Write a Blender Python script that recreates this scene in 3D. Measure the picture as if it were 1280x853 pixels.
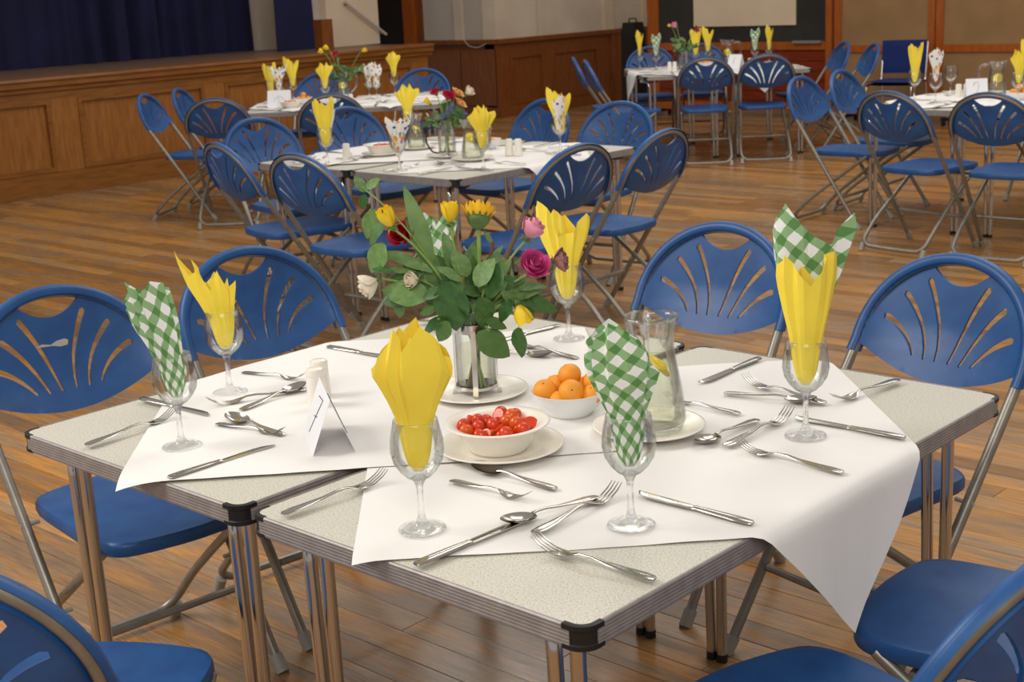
import bpy, math, random
from mathutils import Vector, Matrix
from mathutils.geometry import delaunay_2d_cdt
PI = math.pi
scene = bpy.context.scene
C = scene.collection
for o in list(bpy.data.objects):
    bpy.data.objects.remove(o)
R = random.Random(7)

# ------------------------------------------------------------------ camera
CP = Vector((1.0397, -1.2123, 1.4841))
PITCH, ROLL, YAW = .2497, -.049, -.7544
fw = Vector((math.cos(PITCH)*math.sin(YAW), math.cos(PITCH)*math.cos(YAW), -math.sin(PITCH)))
rt = Vector((math.cos(YAW), -math.sin(YAW), 0))
up = rt.cross(fw)
r2 = rt*math.cos(ROLL)+up*math.sin(ROLL)
u2 = up*math.cos(ROLL)-rt*math.sin(ROLL)
cam = bpy.data.cameras.new('camera')
cam.sensor_width = 36
cam.lens = 1745.4/1280*36
cam.clip_start = .05
cam.dof.use_dof = True
cam.dof.focus_distance = 2.25
cam.dof.aperture_fstop = 13
co = bpy.data.objects.new('camera', cam)
C.objects.link(co)
M = Matrix((r2, u2, -fw)).transposed().to_4x4()
M.translation = CP
co.matrix_world = M
scene.camera = co

# ------------------------------------------------------------------ world, lights, exposure
w = bpy.data.worlds.new('world'); scene.world = w; w.use_nodes = True
w.node_tree.nodes['Background'].inputs[0].default_value = (1.0, .955, .90, 1)
w.node_tree.nodes['Background'].inputs[1].default_value = .48
def area(name, loc, target, size, power, col=(1, .95, .88)):
    l = bpy.data.lights.new(name, 'AREA'); l.energy = power; l.color = col
    l.shape = 'RECTANGLE'; l.size = size[0]; l.size_y = size[1]
    o = bpy.data.objects.new(name, l); C.objects.link(o); o.location = loc
    o.rotation_euler = (Vector(target)-Vector(loc)).to_track_quat('-Z', 'Y').to_euler()
    return o
area('hall_light', (-3.2, -1.6, 3.4), (-.6, .8, .6), (2.0, 1.6), 112)
area('hall_light', (1.8, -2.2, 3.4), (-.5, .8, .6), (2.2, 1.6), 70)
area('hall_light', (-1.0, 3.5, 4.4), (-1.5, 3.8, 0), (2.5, 1.5), 60)
area('hall_light', (-5.5, 6.0, 4.6), (-5.5, 6.0, 0), (3, 2), 95)
area('hall_light', (-2.0, 8.0, 4.6), (-2.5, 8.0, 0), (3, 2), 60)
scene.view_settings.view_transform = 'Standard'
scene.view_settings.look = 'None'
scene.view_settings.gamma = 1
scene.view_settings.use_curve_mapping = False
scene.view_settings.exposure = -0.08

# ------------------------------------------------------------------ materials
def lin(h):
    if isinstance(h, str):
        h = tuple(int(h[i:i+2], 16)/255 for i in (0, 2, 4))
    return tuple(((c+.055)/1.055)**2.4 if c > .04045 else c/12.92 for c in h[:3])+(1,)
class NT:
    def __init__(s, name):
        s.m = bpy.data.materials.new(name); s.m.use_nodes = True
        s.t = s.m.node_tree; s.b = s.t.nodes['Principled BSDF']; s.out = s.t.nodes['Material Output']
    def n(s, kind, **kw):
        nd = s.t.nodes.new(kind)
        for k, v in kw.items():
            if k.startswith('i_'):
                nd.inputs[k[2:].replace('_', ' ')].default_value = v
            else:
                setattr(nd, k, v)
        return nd
    def l(s, a, b): s.t.links.new(a, b)
    def ramp(s, fac, stops, interp='LINEAR'):
        r = s.n('ShaderNodeValToRGB'); r.color_ramp.interpolation = interp
        e = r.color_ramp.elements
        while len(e) < len(stops): e.new(.5)
        for i, (p, c) in enumerate(stops):
            e[i].position = p; e[i].color = lin(c)
        s.l(fac, r.inputs[0]); return r.outputs[0]
    def coord(s, which='Object', scale=(1, 1, 1), rot=(0, 0, 0)):
        t = s.n('ShaderNodeTexCoord'); m = s.n('ShaderNodeMapping')
        m.inputs['Scale'].default_value = scale; m.inputs['Rotation'].default_value = rot
        s.l(t.outputs[which], m.inputs[0]); return m.outputs[0]
    def noise(s, vec, scale, detail=3, rough=.5):
        n = s.n('ShaderNodeTexNoise'); n.inputs['Scale'].default_value = scale
        n.inputs['Detail'].default_value = detail; n.inputs['Roughness'].default_value = rough
        s.l(vec, n.inputs['Vector']); return n.outputs['Fac']
    def mix(s, f, a, b, mode='MIX'):
        m = s.n('ShaderNodeMix', data_type='RGBA', blend_type=mode)
        for v, i in ((f, 0), (a, 6), (b, 7)):
            if hasattr(v, 'links'): s.l(v, m.inputs[i])
            else: m.inputs[i].default_value = v if i == 0 else (lin(v) if isinstance(v, str) else v)
        return m.outputs[2]
    def math(s, op, a, b=0.0):
        m = s.n('ShaderNodeMath', operation=op)
        for v, i in ((a, 0), (b, 1)):
            if hasattr(v, 'links'): s.l(v, m.inputs[i])
            else: m.inputs[i].default_value = v
        return m.outputs[0]
    def bump(s, h, strength=.2, dist=.002):
        b = s.n('ShaderNodeBump'); b.inputs['Strength'].default_value = strength
        b.inputs['Distance'].default_value = dist
        s.l(h, b.inputs['Height']); s.l(b.outputs[0], s.b.inputs['Normal'])
    def set(s, **kw):
        for k, v in kw.items():
            i = s.b.inputs[k.replace('_', ' ')]
            if hasattr(v, 'links'): s.l(v, i)
            else: i.default_value = v
        return s
def simple(name, col, rough=.5, metal=0, var=.0, vs=20, **kw):
    n = NT(name)
    if var:
        f = n.noise(n.coord(), vs, 3)
        a = [c/255 for c in bytes.fromhex(col)]
        lo = tuple(max(0, c*(1-var)) for c in a); hi = tuple(min(1, c*(1+var)) for c in a)
        n.set(Base_Color=n.ramp(f, [(.3, lo), (.7, hi)]))
    else:
        n.set(Base_Color=lin(col))
    n.set(Roughness=rough, Metallic=metal)
    for k, v in kw.items(): n.set(**{k: v})
    return n.m

def m_floor():
    n = NT('worn_board_wood')
    g = n.n('ShaderNodeNewGeometry'); oi = n.n('ShaderNodeObjectInfo')
    rnd = n.math('FRACT', n.math('ADD', g.outputs['Random Per Island'], oi.outputs['Random']))
    mp = n.n('ShaderNodeMapping'); mp.inputs['Scale'].default_value = (1.2, 9, 1)
    ad = n.n('ShaderNodeVectorMath', operation='ADD')
    cx = n.n('ShaderNodeCombineXYZ'); n.l(n.math('MULTIPLY', rnd, 17), cx.inputs[0])
    n.l(g.outputs['Position'], ad.inputs[0]); n.l(cx.outputs[0], ad.inputs[1])
    n.l(ad.outputs[0], mp.inputs[0])
    wear = n.noise(mp.outputs[0], 1.6, 5, .62)
    mp2 = n.n('ShaderNodeMapping'); mp2.inputs['Scale'].default_value = (3, 60, 1)
    n.l(ad.outputs[0], mp2.inputs[0])
    grain = n.noise(mp2.outputs[0], 2.2, 6, .65)
    base = n.ramp(grain, [(.25, 'a86c2c'), (.5, 'cb9147'), (.75, 'e2ae64')])
    worn = n.ramp(grain, [(.25, '7f5f42'), (.5, 'a48564'), (.8, 'c2a581')])
    broad = n.noise(g.outputs['Position'], .9, 3, .5)
    f = n.ramp(n.math('ADD', n.math('MULTIPLY', wear, .7), n.math('MULTIPLY', broad, .35)), [(.455, (0, 0, 0)), (.58, (1, 1, 1))])
    c = n.mix(f, base, worn)
    tint = n.ramp(rnd, [(0, (.76, .73, .70)), (.5, (.90, .88, .86)), (1, (1, .98, .95))])
    c = n.mix(1.0, c, tint, 'MULTIPLY')
    dk = n.noise(mp.outputs[0], 6, 4, .7)
    c = n.mix(n.ramp(dk, [(.62, (0, 0, 0)), (.75, (.6, .6, .6))]), c, '4a3826')
    n.set(Base_Color=c, Roughness=n.ramp(wear, [(.3, (.42, .42, .42)), (.7, (.62, .62, .62))]))
    n.bump(grain, .25, .001)
    return n.m
def m_wood(name, a, b, c, rough=.35, sc=(8, 8, 1), rot=(0, 0, 0)):
    n = NT(name)
    v = n.coord('Object', sc, rot)
    g = n.noise(v, 3.5, 6, .6)
    broad = n.noise(n.coord(), .8, 2)
    col = n.ramp(g, [(.25, a), (.5, b), (.78, c)])
    col = n.mix(n.ramp(broad, [(.35, (0, 0, 0)), (.75, (.45, .45, .45))]), col, a)
    n.set(Base_Color=col, Roughness=rough); n.bump(g, .12, .001)
    return n.m
def m_laminate():
    n = NT('speckled_laminate')
    v = n.coord()
    s1 = n.noise(v, 330, 2, .6)
    s2 = n.noise(v, 700, 1, .6)
    c = n.ramp(s1, [(.32, '9c9788'), (.43, 'c8c4b6'), (.62, 'd5d1c5'), (.72, 'e6e3da')])
    c = n.mix(n.ramp(s2, [(.66, (0, 0, 0)), (.74, (.6, .6, .6))]), c, '77705f')
    n.set(Base_Color=c, Roughness=.42)
    return n.m
def m_plastic():
    n = NT('blue_moulded_plastic')
    g = n.n('ShaderNodeNewGeometry'); oi = n.n('ShaderNodeObjectInfo')
    f = n.noise(n.coord(), 14, 4, .6)
    fine = n.noise(n.coord(), 320, 2)
    c = n.ramp(f, [(.3, '14457f'), (.7, '1c5794')])
    c = n.mix(n.math('MULTIPLY', oi.outputs['Random'], .18), c, '35589a')
    n.set(Base_Color=c, Roughness=.42); n.bump(fine, .12, .0006)
    return n.m
def m_gingham(name, per=.0245):
    n = NT(name)
    t = n.n('ShaderNodeTexCoord'); m = n.n('ShaderNodeMapping')
    m.inputs['Rotation'].default_value = (0, 0, .7); m.inputs['Scale'].default_value = (1/per, 1/per, 1)
    n.l(t.outputs['UV'], m.inputs[0])
    sp = n.n('ShaderNodeSeparateXYZ'); n.l(m.outputs[0], sp.inputs[0])
    w1 = n.noise(t.outputs['UV'], 60, 2)
    a = n.math('GREATER_THAN', n.math('FRACT', n.math('ADD', n.math('ADD', sp.outputs[0], 50), n.math('MULTIPLY', w1, .25))), .54)
    b = n.math('GREATER_THAN', n.math('FRACT', n.math('ADD', n.math('ADD', sp.outputs[1], 50), n.math('MULTIPLY', w1, .25))), .54)
    either = n.math('MAXIMUM', a, b); both = n.math('MULTIPLY', a, b)
    c = n.mix(either, 'f6f6f4', '93b983')
    c = n.mix(both, c, '5e9150')
    n.set(Base_Color=c, Roughness=.85)
    n.b.inputs['Subsurface Weight'].default_value = 0
    return n.m
def m_floral():
    n = NT('citrus_print_paper')
    t = n.n('ShaderNodeTexCoord')
    def dots(scale, th, off):
        m = n.n('ShaderNodeMapping'); m.inputs['Location'].default_value = (off, off*1.7, 0)
        n.l(t.outputs['UV'], m.inputs[0])
        v = n.n('ShaderNodeTexVoronoi'); v.inputs['Scale'].default_value = scale
        v.inputs['Randomness'].default_value = .8
        n.l(m.outputs[0], v.inputs['Vector'])
        return n.math('LESS_THAN', v.outputs['Distance'], th), v.outputs['Color']
    c = lin('f3f1ec')
    d, col = dots(30, .40, 0)
    sep = n.n('ShaderNodeSeparateColor'); n.l(col, sep.inputs[0])
    fruit = n.ramp(sep.outputs[0], [(0, 'f5a52b'), (.4, 'f7c63a'), (.7, 'ef8a3a')], 'CONSTANT')
    k = n.mix(d, c, fruit)
    d2, col2 = dots(46, .28, 3.3)
    sep2 = n.n('ShaderNodeSeparateColor'); n.l(col2, sep2.inputs[0])
    leaf = n.ramp(sep2.outputs[1], [(0, '2f4f83'), (.5, '4f7d55'), (.75, '88a5c8')], 'CONSTANT')
    k = n.mix(d2, k, leaf)
    n.set(Base_Color=k, Roughness=.85)
    return n.m
def m_thin_glass(name, tint='fdfefd', edge='a9b5b0', body=.015):
    # thin wall: see-through with Fresnel reflections, a little tint where the wall is seen edge-on
    n = NT(name)
    n.t.nodes.remove(n.b)
    lw = n.n('ShaderNodeLayerWeight'); lw.inputs['Blend'].default_value = .35
    tr = n.n('ShaderNodeBsdfTransparent'); gl = n.n('ShaderNodeBsdfGlossy'); gl.inputs['Roughness'].default_value = .03
    col = n.ramp(lw.outputs['Facing'], [(.70, tint), (1.0, edge)])
    n.l(col, tr.inputs[0])
    mx = n.n('ShaderNodeMixShader')
    fr = n.n('ShaderNodeFresnel'); fr.inputs['IOR'].default_value = 1.45
    n.l(n.math('ADD', n.math('MULTIPLY', fr.outputs[0], .55), body), mx.inputs[0])
    n.l(tr.outputs[0], mx.inputs[1]); n.l(gl.outputs[0], mx.inputs[2])
    n.l(mx.outputs[0], n.out.inputs[0])
    return n.m
def m_glass(name, col='f6faf8', part=.35):
    n = NT(name); n.t.nodes.remove(n.b)
    g = n.n('ShaderNodeBsdfGlass'); g.inputs['IOR'].default_value = 1.46; g.inputs['Color'].default_value = lin(col)
    g.inputs['Roughness'].default_value = .01
    t = n.n('ShaderNodeBsdfTransparent'); t.inputs[0].default_value = lin(col)
    m = n.n('ShaderNodeMixShader'); m.inputs[0].default_value = part
    n.l(g.outputs[0], m.inputs[1]); n.l(t.outputs[0], m.inputs[2]); n.l(m.outputs[0], n.out.inputs[0])
    return n.m
def m_leaf(name, a, b):
    n = NT(name)
    oi = n.n('ShaderNodeObjectInfo')
    f = n.noise(n.coord(), 5, 2)
    c = n.ramp(f, [(.3, a), (.7, b)])
    c = n.mix(n.math('MULTIPLY', oi.outputs['Random'], .4), c, '6f8f4c')
    n.set(Base_Color=c, Roughness=.5)
    return n.m
def m_fabric(name, a, b, sc=400):
    n = NT(name)
    f = n.noise(n.coord('Object', (1, 1, 1)), sc, 2, .7)
    g = n.noise(n.coord(), 3, 3)
    c = n.ramp(n.math('ADD', n.math('MULTIPLY', f, .6), n.math('MULTIPLY', g, .4)), [(.35, a), (.65, b)])
    n.set(Base_Color=c, Roughness=.95); n.bump(f, .3, .001)
    return n.m
def m_plaster(name, a, b):
    n = NT(name); f = n.noise(n.coord(), 1.5, 4, .6)
    n.set(Base_Color=n.ramp(f, [(.35, a), (.65, b)]), Roughness=.8); return n.m
def m_orange():
    n = NT('orange_peel'); oi = n.n('ShaderNodeObjectInfo')
    f = n.noise(n.coord(), 260, 2); g = n.noise(n.coord(), 25, 2)
    c = n.ramp(g, [(.3, 'ee8a12'), (.7, 'f8ab2e')])
    c = n.mix(n.math('MULTIPLY', oi.outputs['Random'], .4), c, 'f2a736')
    n.set(Base_Color=c, Roughness=.42); n.bump(f, .35, .0008); return n.m
def m_tomato():
    n = NT('cherry_tomato_skin'); oi = n.n('ShaderNodeObjectInfo')
    g = n.noise(n.coord(), 60, 2)
    c = n.ramp(g, [(.3, 'c3280f'), (.7, 'e4501f')])
    c = n.mix(n.math('MULTIPLY', n.math('GREATER_THAN', oi.outputs['Random'], .7), .6), c, 'e0661a')
    n.set(Base_Color=c, Roughness=.22); return n.m
def m_paper():
    n = NT('white_banquet_paper')
    v = n.coord('Object', (1.3, 1, 1))
    a = n.noise(v, 5, 4, .55); b = n.noise(n.coord('Object', (1, 3, 1), (0, 0, .8)), 4, 2, .4)
    n.set(Base_Color=lin('eeebe8'), Roughness=.8)
    n.bump(n.math('ADD', n.math('MULTIPLY', a, .5), b), .35, .012)
    return n.m
MAT = dict(
    floor=m_floor(), plastic=m_plastic(), laminate=m_laminate(),
    stagewood=m_wood('stage_oak', '7c4818', '98612a', 'aa7436', .38, (14, 14, 1.5)),
    railwood=m_wood('rail_oak', '6d3f16', '8a5722', '9e682c', .35, (14, 1.5, 14)),
    dadowood=m_wood('dado_oak', '683412', '84491c', '985a28', .38, (14, 14, 1.5)),
    redwood=m_wood('varnished_mahogany', '5e1d0a', '7a2a10', '8f3a16', .3, (1.5, 14, 14)),
    orangewood=m_wood('varnished_pine', '8f4513', 'a5571d', 'b86a2a', .3, (14, 14, 1.5)),
    stagefloor=m_wood('stage_floor_boards', '5d4636', '6f5542', '806552', .45, (14, 1.2, 1)),
    curtain=m_fabric('navy_velvet', '0c0d2a', '1c1e4a', 90),
    plaster=m_plaster('cream_painted_plaster', 'cfbda8', 'dfcfbb'),
    plaster2=m_plaster('grey_painted_plaster', 'b9aea3', 'c9beb2'),
    cream=m_plaster('cream_painted_board', 'd8c3a8', 'e2cfb5'),
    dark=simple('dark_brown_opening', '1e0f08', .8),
    black=simple('black_rubber', '121212', .5),
    blackboard=m_plaster('blackboard_slate', '23211e', '35312c'),
    hessian=m_fabric('brown_hessian', '866645', 'a68358', 260),
    alu=simple('ribbed_aluminium', '98918e', .5, .45, .06, 40),
    chrome=simple('polished_steel_tube', 'c6c2be', .16, 1),
    tube=simple('grey_painted_steel_tube', '8f8a80', .38, .55, .06, 30),
    cap=simple('grey_plastic_foot', '9b9890', .5),
    steel=simple('stainless_cutlery', 'b9b3ab', .17, 1),
    paper=m_paper(),
    card=simple('white_card', 'f0eff4', .8),
    ink=simple('black_ink', '101014', .7),
    yellow=simple('yellow_paper_napkin', 'fbdf48', .85, 0, .02, 15),
    white=simple('white_paper_napkin', 'e6e6e2', .85),
    gingham=m_gingham('green_gingham_napkin'), gingham2=m_gingham('green_gingham_napkin_far', .02),
    floral=m_floral(),
    porcelain=simple('cream_white_porcelain', 'f1ebdf', .22, 0, .01, 5),
    porcelain2=simple('white_porcelain', 'eeeeee', .25),
    thin=m_thin_glass('thin_bowl_glass'), solid=m_glass('cast_glass', 'ffffff', .42),
    jugglass=m_thin_glass('jug_glass', 'fdfefc', 'aab5b0', .03),
    water=m_glass('cloudy_water', 'fdfdf3', .9),
    lemon=simple('lemon_slice', 'f7d92c', .4, 0, .05, 60),
    orange=m_orange(), tomato=m_tomato(),
    leaf=m_leaf('green_leaf', '234a1c', '3d6b2b'), leafpale=m_leaf('pale_green_leaf', '4d7338', '7b9a5c'),
    stem=simple('green_stem', '8aa653', .5, 0, .1, 30), stembrown=simple('red_brown_stem', '7a4a2c', .6),
    sepal=simple('green_sepal', '57743b', .6, 0, .15, 60),
    tulip=simple('yellow_tulip_petal', 'f6cf1f', .5, 0, .06, 50),
    sunpetal=simple('sunflower_petal', 'f7bd16', .5, 0, .08, 60), sundisc=simple('sunflower_disc', '3d2410', .9),
    pink=simple('pink_rose_petal', 'ea5fa6', .5, 0, .14, 50), palepink=simple('pale_pink_petal', 'f39fb8', .5, 0, .1, 50),
    whitepetal=simple('ivory_rose_petal', 'ece0cb', .55, 0, .06, 50),
    redpetal=simple('crimson_petal', 'c3123a', .5, 0, .12, 50), peach=simple('peach_petal', 'f0b877', .6, 0, .08, 60),
    dried=simple('dried_peony_petal', 'a4706a', .7, 0, .2, 60), thistle=simple('blue_thistle', '7378a8', .7, 0, .2, 90),
    uphol=m_fabric('blue_upholstery', '10225e', '1b3278', 300),
)

# ------------------------------------------------------------------ mesh helpers
class MB:
    def __init__(s): s.v = []; s.f = []; s.uv = None
    def add(s, vs, fs):
        o = len(s.v); s.v += [tuple(p) for p in vs]; s.f += [tuple(i+o for i in f) for f in fs]; return s
    def box(s, a, b, M=None):
        x0, y0, z0 = a; x1, y1, z1 = b
        vs = [(x0, y0, z0), (x1, y0, z0), (x1, y1, z0), (x0, y1, z0), (x0, y0, z1), (x1, y0, z1), (x1, y1, z1), (x0, y1, z1)]
        if M: vs = [M @ Vector(p) for p in vs]
        return s.add(vs, [(3, 2, 1, 0), (4, 5, 6, 7), (0, 1, 5, 4), (1, 2, 6, 5), (2, 3, 7, 6), (3, 0, 4, 7)])
    def rings(s, rings, closed=True, caps=True, loop=False):
        n = len(rings[0]); vs = [p for r in rings for p in r]; fs = []
        m = len(rings)
        for i in range(m if loop else m-1):
            a = i*n; b = ((i+1) % m)*n
            for j in range(n if closed else n-1):
                k = (j+1) % n
                fs.append((a+j, a+k, b+k, b+j))
        if caps and closed and not loop:
            fs.append(tuple(reversed(range(n)))); fs.append(tuple((m-1)*n+j for j in range(n)))
        return s.add(vs, fs)
    def lathe(s, prof, n=24, c=(0, 0, 0), sx=1, sy=1):
        rings = []
        for r, z in prof:
            rings.append([(c[0]+r*math.cos(2*PI*j/n)*sx, c[1]+r*math.sin(2*PI*j/n)*sy, c[2]+z) for j in range(n)])
        return s.rings(rings)
    def tube(s, pts, r, n=10, fillet=0, loop=False, taper=None, flat=1.0):
        pts = [Vector(p) for p in pts]
        if fillet: pts = fillet_path(pts, fillet, loop)
        m = len(pts); rings = []; prev = None
        for i, p in enumerate(pts):
            if loop: d = (pts[(i+1) % m]-pts[i-1])
            else: d = pts[min(i+1, m-1)]-pts[max(i-1, 0)]
            d.normalize()
            if prev is None:
                a = Vector((0, 0, 1)) if abs(d.z) < .9 else Vector((1, 0, 0))
                u = d.cross(a).normalized()
            else:
                u = (prev-d*prev.dot(d)).normalized()
            prev = u; v = d.cross(u)
            rr = r if taper is None else r*(taper[0]+(taper[1]-taper[0])*i/(m-1))
            rings.append([p+(u*math.cos(2*PI*j/n)+v*math.sin(2*PI*j/n)*flat)*rr for j in range(n)])
        return s.rings(rings, loop=loop)
    def loft(s, secs, n=10, e=1.0):
        # secs: (y, z, width, thickness[, x]) cross sections across x/z
        rings = []
        for q in secs:
            y, z, wd, th = q[:4]; x = q[4] if len(q) > 4 else 0
            rings.append([(x+wd/2*math.cos(2*PI*j/n), y, z+th/2*math.sin(2*PI*j/n)) for j in range(n)])
        return s.rings([list(reversed(r)) for r in rings])
    def grid(s, fn, nu, nv, closed_u=False):
        vs = [fn(i/(nu-(0 if closed_u else 1)), j/(nv-1)) for j in range(nv) for i in range(nu)]
        fs = []
        for j in range(nv-1):
            for i in range(nu if closed_u else nu-1):
                k = (i+1) % nu
                fs.append((j*nu+i, j*nu+k, (j+1)*nu+k, (j+1)*nu+i))
        return s.add(vs, fs)
    def mesh(s, name, smooth=True, sharp=40, uv=None):
        me = bpy.data.meshes.new(name); me.from_pydata([tuple(p) for p in s.v], [], s.f); me.update()
        if uv:
            l = me.uv_layers.new(name='UVMap')
            for lp in me.loops: l.data[lp.index].uv = uv[lp.vertex_index]
        if smooth:
            me.shade_smooth()
            if sharp: me.set_sharp_from_angle(angle=math.radians(sharp))
        return me
    def build(s, name, mat, parent=None, smooth=True, sharp=40, loc=None, rot=None, uv=None):
        return link(name, s.mesh(name, smooth, sharp, uv), mat, parent, loc, rot)
def fillet_path(pts, r, loop=False, n=5):
    out = []; m = len(pts)
    for i, p in enumerate(pts):
        if not loop and i in (0, m-1): out.append(p); continue
        a = pts[i-1]; b = pts[(i+1) % m]
        d1 = (a-p); d2 = (b-p)
        k = min(r, d1.length*.45, d2.length*.45)
        s = p+d1.normalized()*k; e = p+d2.normalized()*k
        for t in range(n+1):
            t /= n
            out.append(s*(1-t)**2+p*2*t*(1-t)+e*t*t)
    return out
def link(name, me, mat, parent=None, loc=None, rot=None):
    o = bpy.data.objects.new(name, me)
    if mat is not None and not me.materials: me.materials.append(MAT[mat] if isinstance(mat, str) else mat)
    C.objects.link(o)
    if parent: o.parent = parent
    if loc is not None: o.location = loc
    if rot is not None: o.rotation_euler = rot if hasattr(rot, '__len__') else (0, 0, rot)
    return o
def empty(name, loc=(0, 0, 0), rz=0):
    o = bpy.data.objects.new(name, None); o.empty_display_size = .05; C.objects.link(o)
    o.location = loc; o.rotation_euler = rz if hasattr(rz, '__len__') else (0, 0, rz); return o
def tag(o, label=None, cat=None, group=None, kind=None):
    if label: o['label'] = label
    if cat: o['category'] = cat
    if group: o['group'] = group
    if kind: o['kind'] = kind
    return o
KIDS = {}
def kids(o): return [c for c in bpy.data.objects if c.parent == o]
def copy_tree(root, loc, rz, label, cat, group=None):
    if root.name not in KIDS:
        KIDS[root.name] = [(c, kids(c)) for c in kids(root)]
    r = root.copy(); C.objects.link(r); r.location = loc
    r.rotation_euler = (0, 0, rz) if not hasattr(rz, '__len__') else rz
    for k in ('group',):
        if k in r: del r[k]
    tag(r, label, cat, group)
    for ch, gs in KIDS[root.name]:
        c = ch.copy(); C.objects.link(c); c.parent = r
        for g in gs:
            d = g.copy(); C.objects.link(d); d.parent = c
    return r
def drop_tree(root):
    for c in kids(root):
        for g in kids(c): bpy.data.objects.remove(g)
        bpy.data.objects.remove(c)
    bpy.data.objects.remove(root)

# ------------------------------------------------------------------ floor of separate boards
def project(p):
    d = Vector(p)-CP; z = d.dot(fw)
    if z < .1: return None
    return 640+1745.4*d.dot(r2)/z, 426.5-1745.4*d.dot(u2)/z, z
floor = empty('floor'); tag(floor, kind='structure')
sub = MB().box((-13, -3, -.06), (3.5, 14, -.022)); sub.build('subfloor', 'dark', floor, smooth=False)
planks = []
BW = .09
rr = random.Random(3)
y = -2.6
while y < 13.6:
    x = -9.4 - rr.uniform(0, 1.2) if y < 8.9 else -10.2-rr.uniform(0, 1.2)
    while x < 3.2:
        L = rr.choice((.9, 1.2, 1.5, 1.8, 2.1))*rr.uniform(.85, 1.15)
        planks.append((x, y, L)); x += L
    y += BW
def vis(pl):
    x, y, L = pl; best = 0
    for t in (0, .25, .5, .75, 1):
        q = project((x+L*t, y+BW/2, 0))
        if q and -40 < q[0] < 1320 and 100 < q[1] < 880: best += L/q[2]**2.5
    return best
planks.sort(key=vis, reverse=True)
pm = {}
for i, (x, y, L) in enumerate(planks[:290]):
    k = round(L*10)/10
    dz = -rr.uniform(0, .0006)
    b = MB()
    g = .0007; c = .0010
    x0, x1, y0, y1 = g, L-g, g, BW-g
    vs = [(x0, y0, -.02), (x1, y0, -.02), (x1, y1, -.02), (x0, y1, -.02),
          (x0, y0, -c), (x1, y0, -c), (x1, y1, -c), (x0, y1, -c),
          (x0+c, y0+c, 0), (x1-c, y0+c, 0), (x1-c, y1-c, 0), (x0+c, y1-c, 0)]
    b.add(vs, [(0, 1, 5, 4), (1, 2, 6, 5), (2, 3, 7, 6), (3, 0, 4, 7), (4, 5, 9, 8), (5, 6, 10, 9), (6, 7, 11, 10), (7, 4, 8, 11), (8, 9, 10, 11)])
    b.build('floorboard', 'floor', floor, smooth=False, loc=(x, y, dz))
b = MB()
for x, y, L in planks[290:]:
    g = .0009; dz = -rr.uniform(0, .0007)
    b.box((x+g, y+g, -.02), (x+L-g, y+BW-g, dz))
fb = b.build('floorboards', 'floor', floor, smooth=False); fb['kind'] = 'stuff'

# ------------------------------------------------------------------ stage and hall walls
SX = -9.40
wl = empty('wall_left'); tag(wl, kind='structure')
MB().box((SX-.3, -1, 0), (SX-.03, 8.85, .86)).build('backing', 'stagewood', wl, smooth=False)
def panelled(parent, axis, p, a0, a1, z0, z1, panels, mat, rail, pz0, pz1, base=.12):
    # framed panelling on the plane axis=p facing the hall; panels = list of (from, to)
    def bx(name, a, b, c, d, t0, t1, m, bev=0):
        mb = MB()
        if axis == 'x': mb.box((p+t0, a, c), (p+t1, b, d))
        else: mb.box((a, p-t1, c), (b, p-t0, d))
        return mb.build(name, m, parent, smooth=False)
    bx('bottom_rail', a0, a1, z0, pz0, -.03, 0, rail)
    bx('top_rail', a0, a1, pz1, z1, -.03, 0, rail)
    bx('plinth', a0, a1, z0, z0+base, 0, .012, rail)
    edges = [a0]+[e for q in panels for e in q]+[a1]
    for i in range(0, len(edges), 2):
        if edges[i+1]-edges[i] > .01: bx('stile', edges[i], edges[i+1], pz0, pz1, -.03, 0, mat)
    for (a, b) in panels:
        bx('panel', a, b, pz0, pz1, -.03, -.018, mat)
        t = .035
        mb = MB()
        for (c0, c1, d0, d1) in ((a, b, pz0, pz0+t), (a, b, pz1-t, pz1), (a, a+t, pz0+t, pz1-t), (b-t, b, pz0+t, pz1-t)):
            if axis == 'x': mb.box((p-.018, c0, d0), (p+.008, c1, d1))
            else: mb.box((c0, p-.008, d0), (c1, p+.018, d1))
        mb.build('panel_moulding', rail, parent, smooth=False)
panelled(wl, 'x', SX, -1, 8.82, 0, .86, [(.35, 1.6), (1.85, 3.1), (3.35, 4.61), (4.86, 6.10), (6.32, 7.5), (7.7, 8.62)], 'stagewood', 'railwood', .19, .765)
nb = MB()
prof = [(-.3, .945), (.055, .945), (.06, .925), (.045, .905), (.045, .875), (.02, .86), (.02, .835), (0, .825), (-.05, .825)]
nb.rings([[(SX+a, yy, z) for a, z in prof] for yy in (-1, 8.9)])
nb.build('stage_nosing', 'railwood', wl, smooth=False)
MB().box((SX-3.4, -1, .90), (SX-.295, 8.88, .94)).build('stage_floor', 'stagefloor', wl, smooth=False)
MB().box((SX-.29, 8.82, 0), (SX-.01, 8.86, .90)).build('stage_end_panel', 'stagewood', wl, smooth=False)
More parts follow.
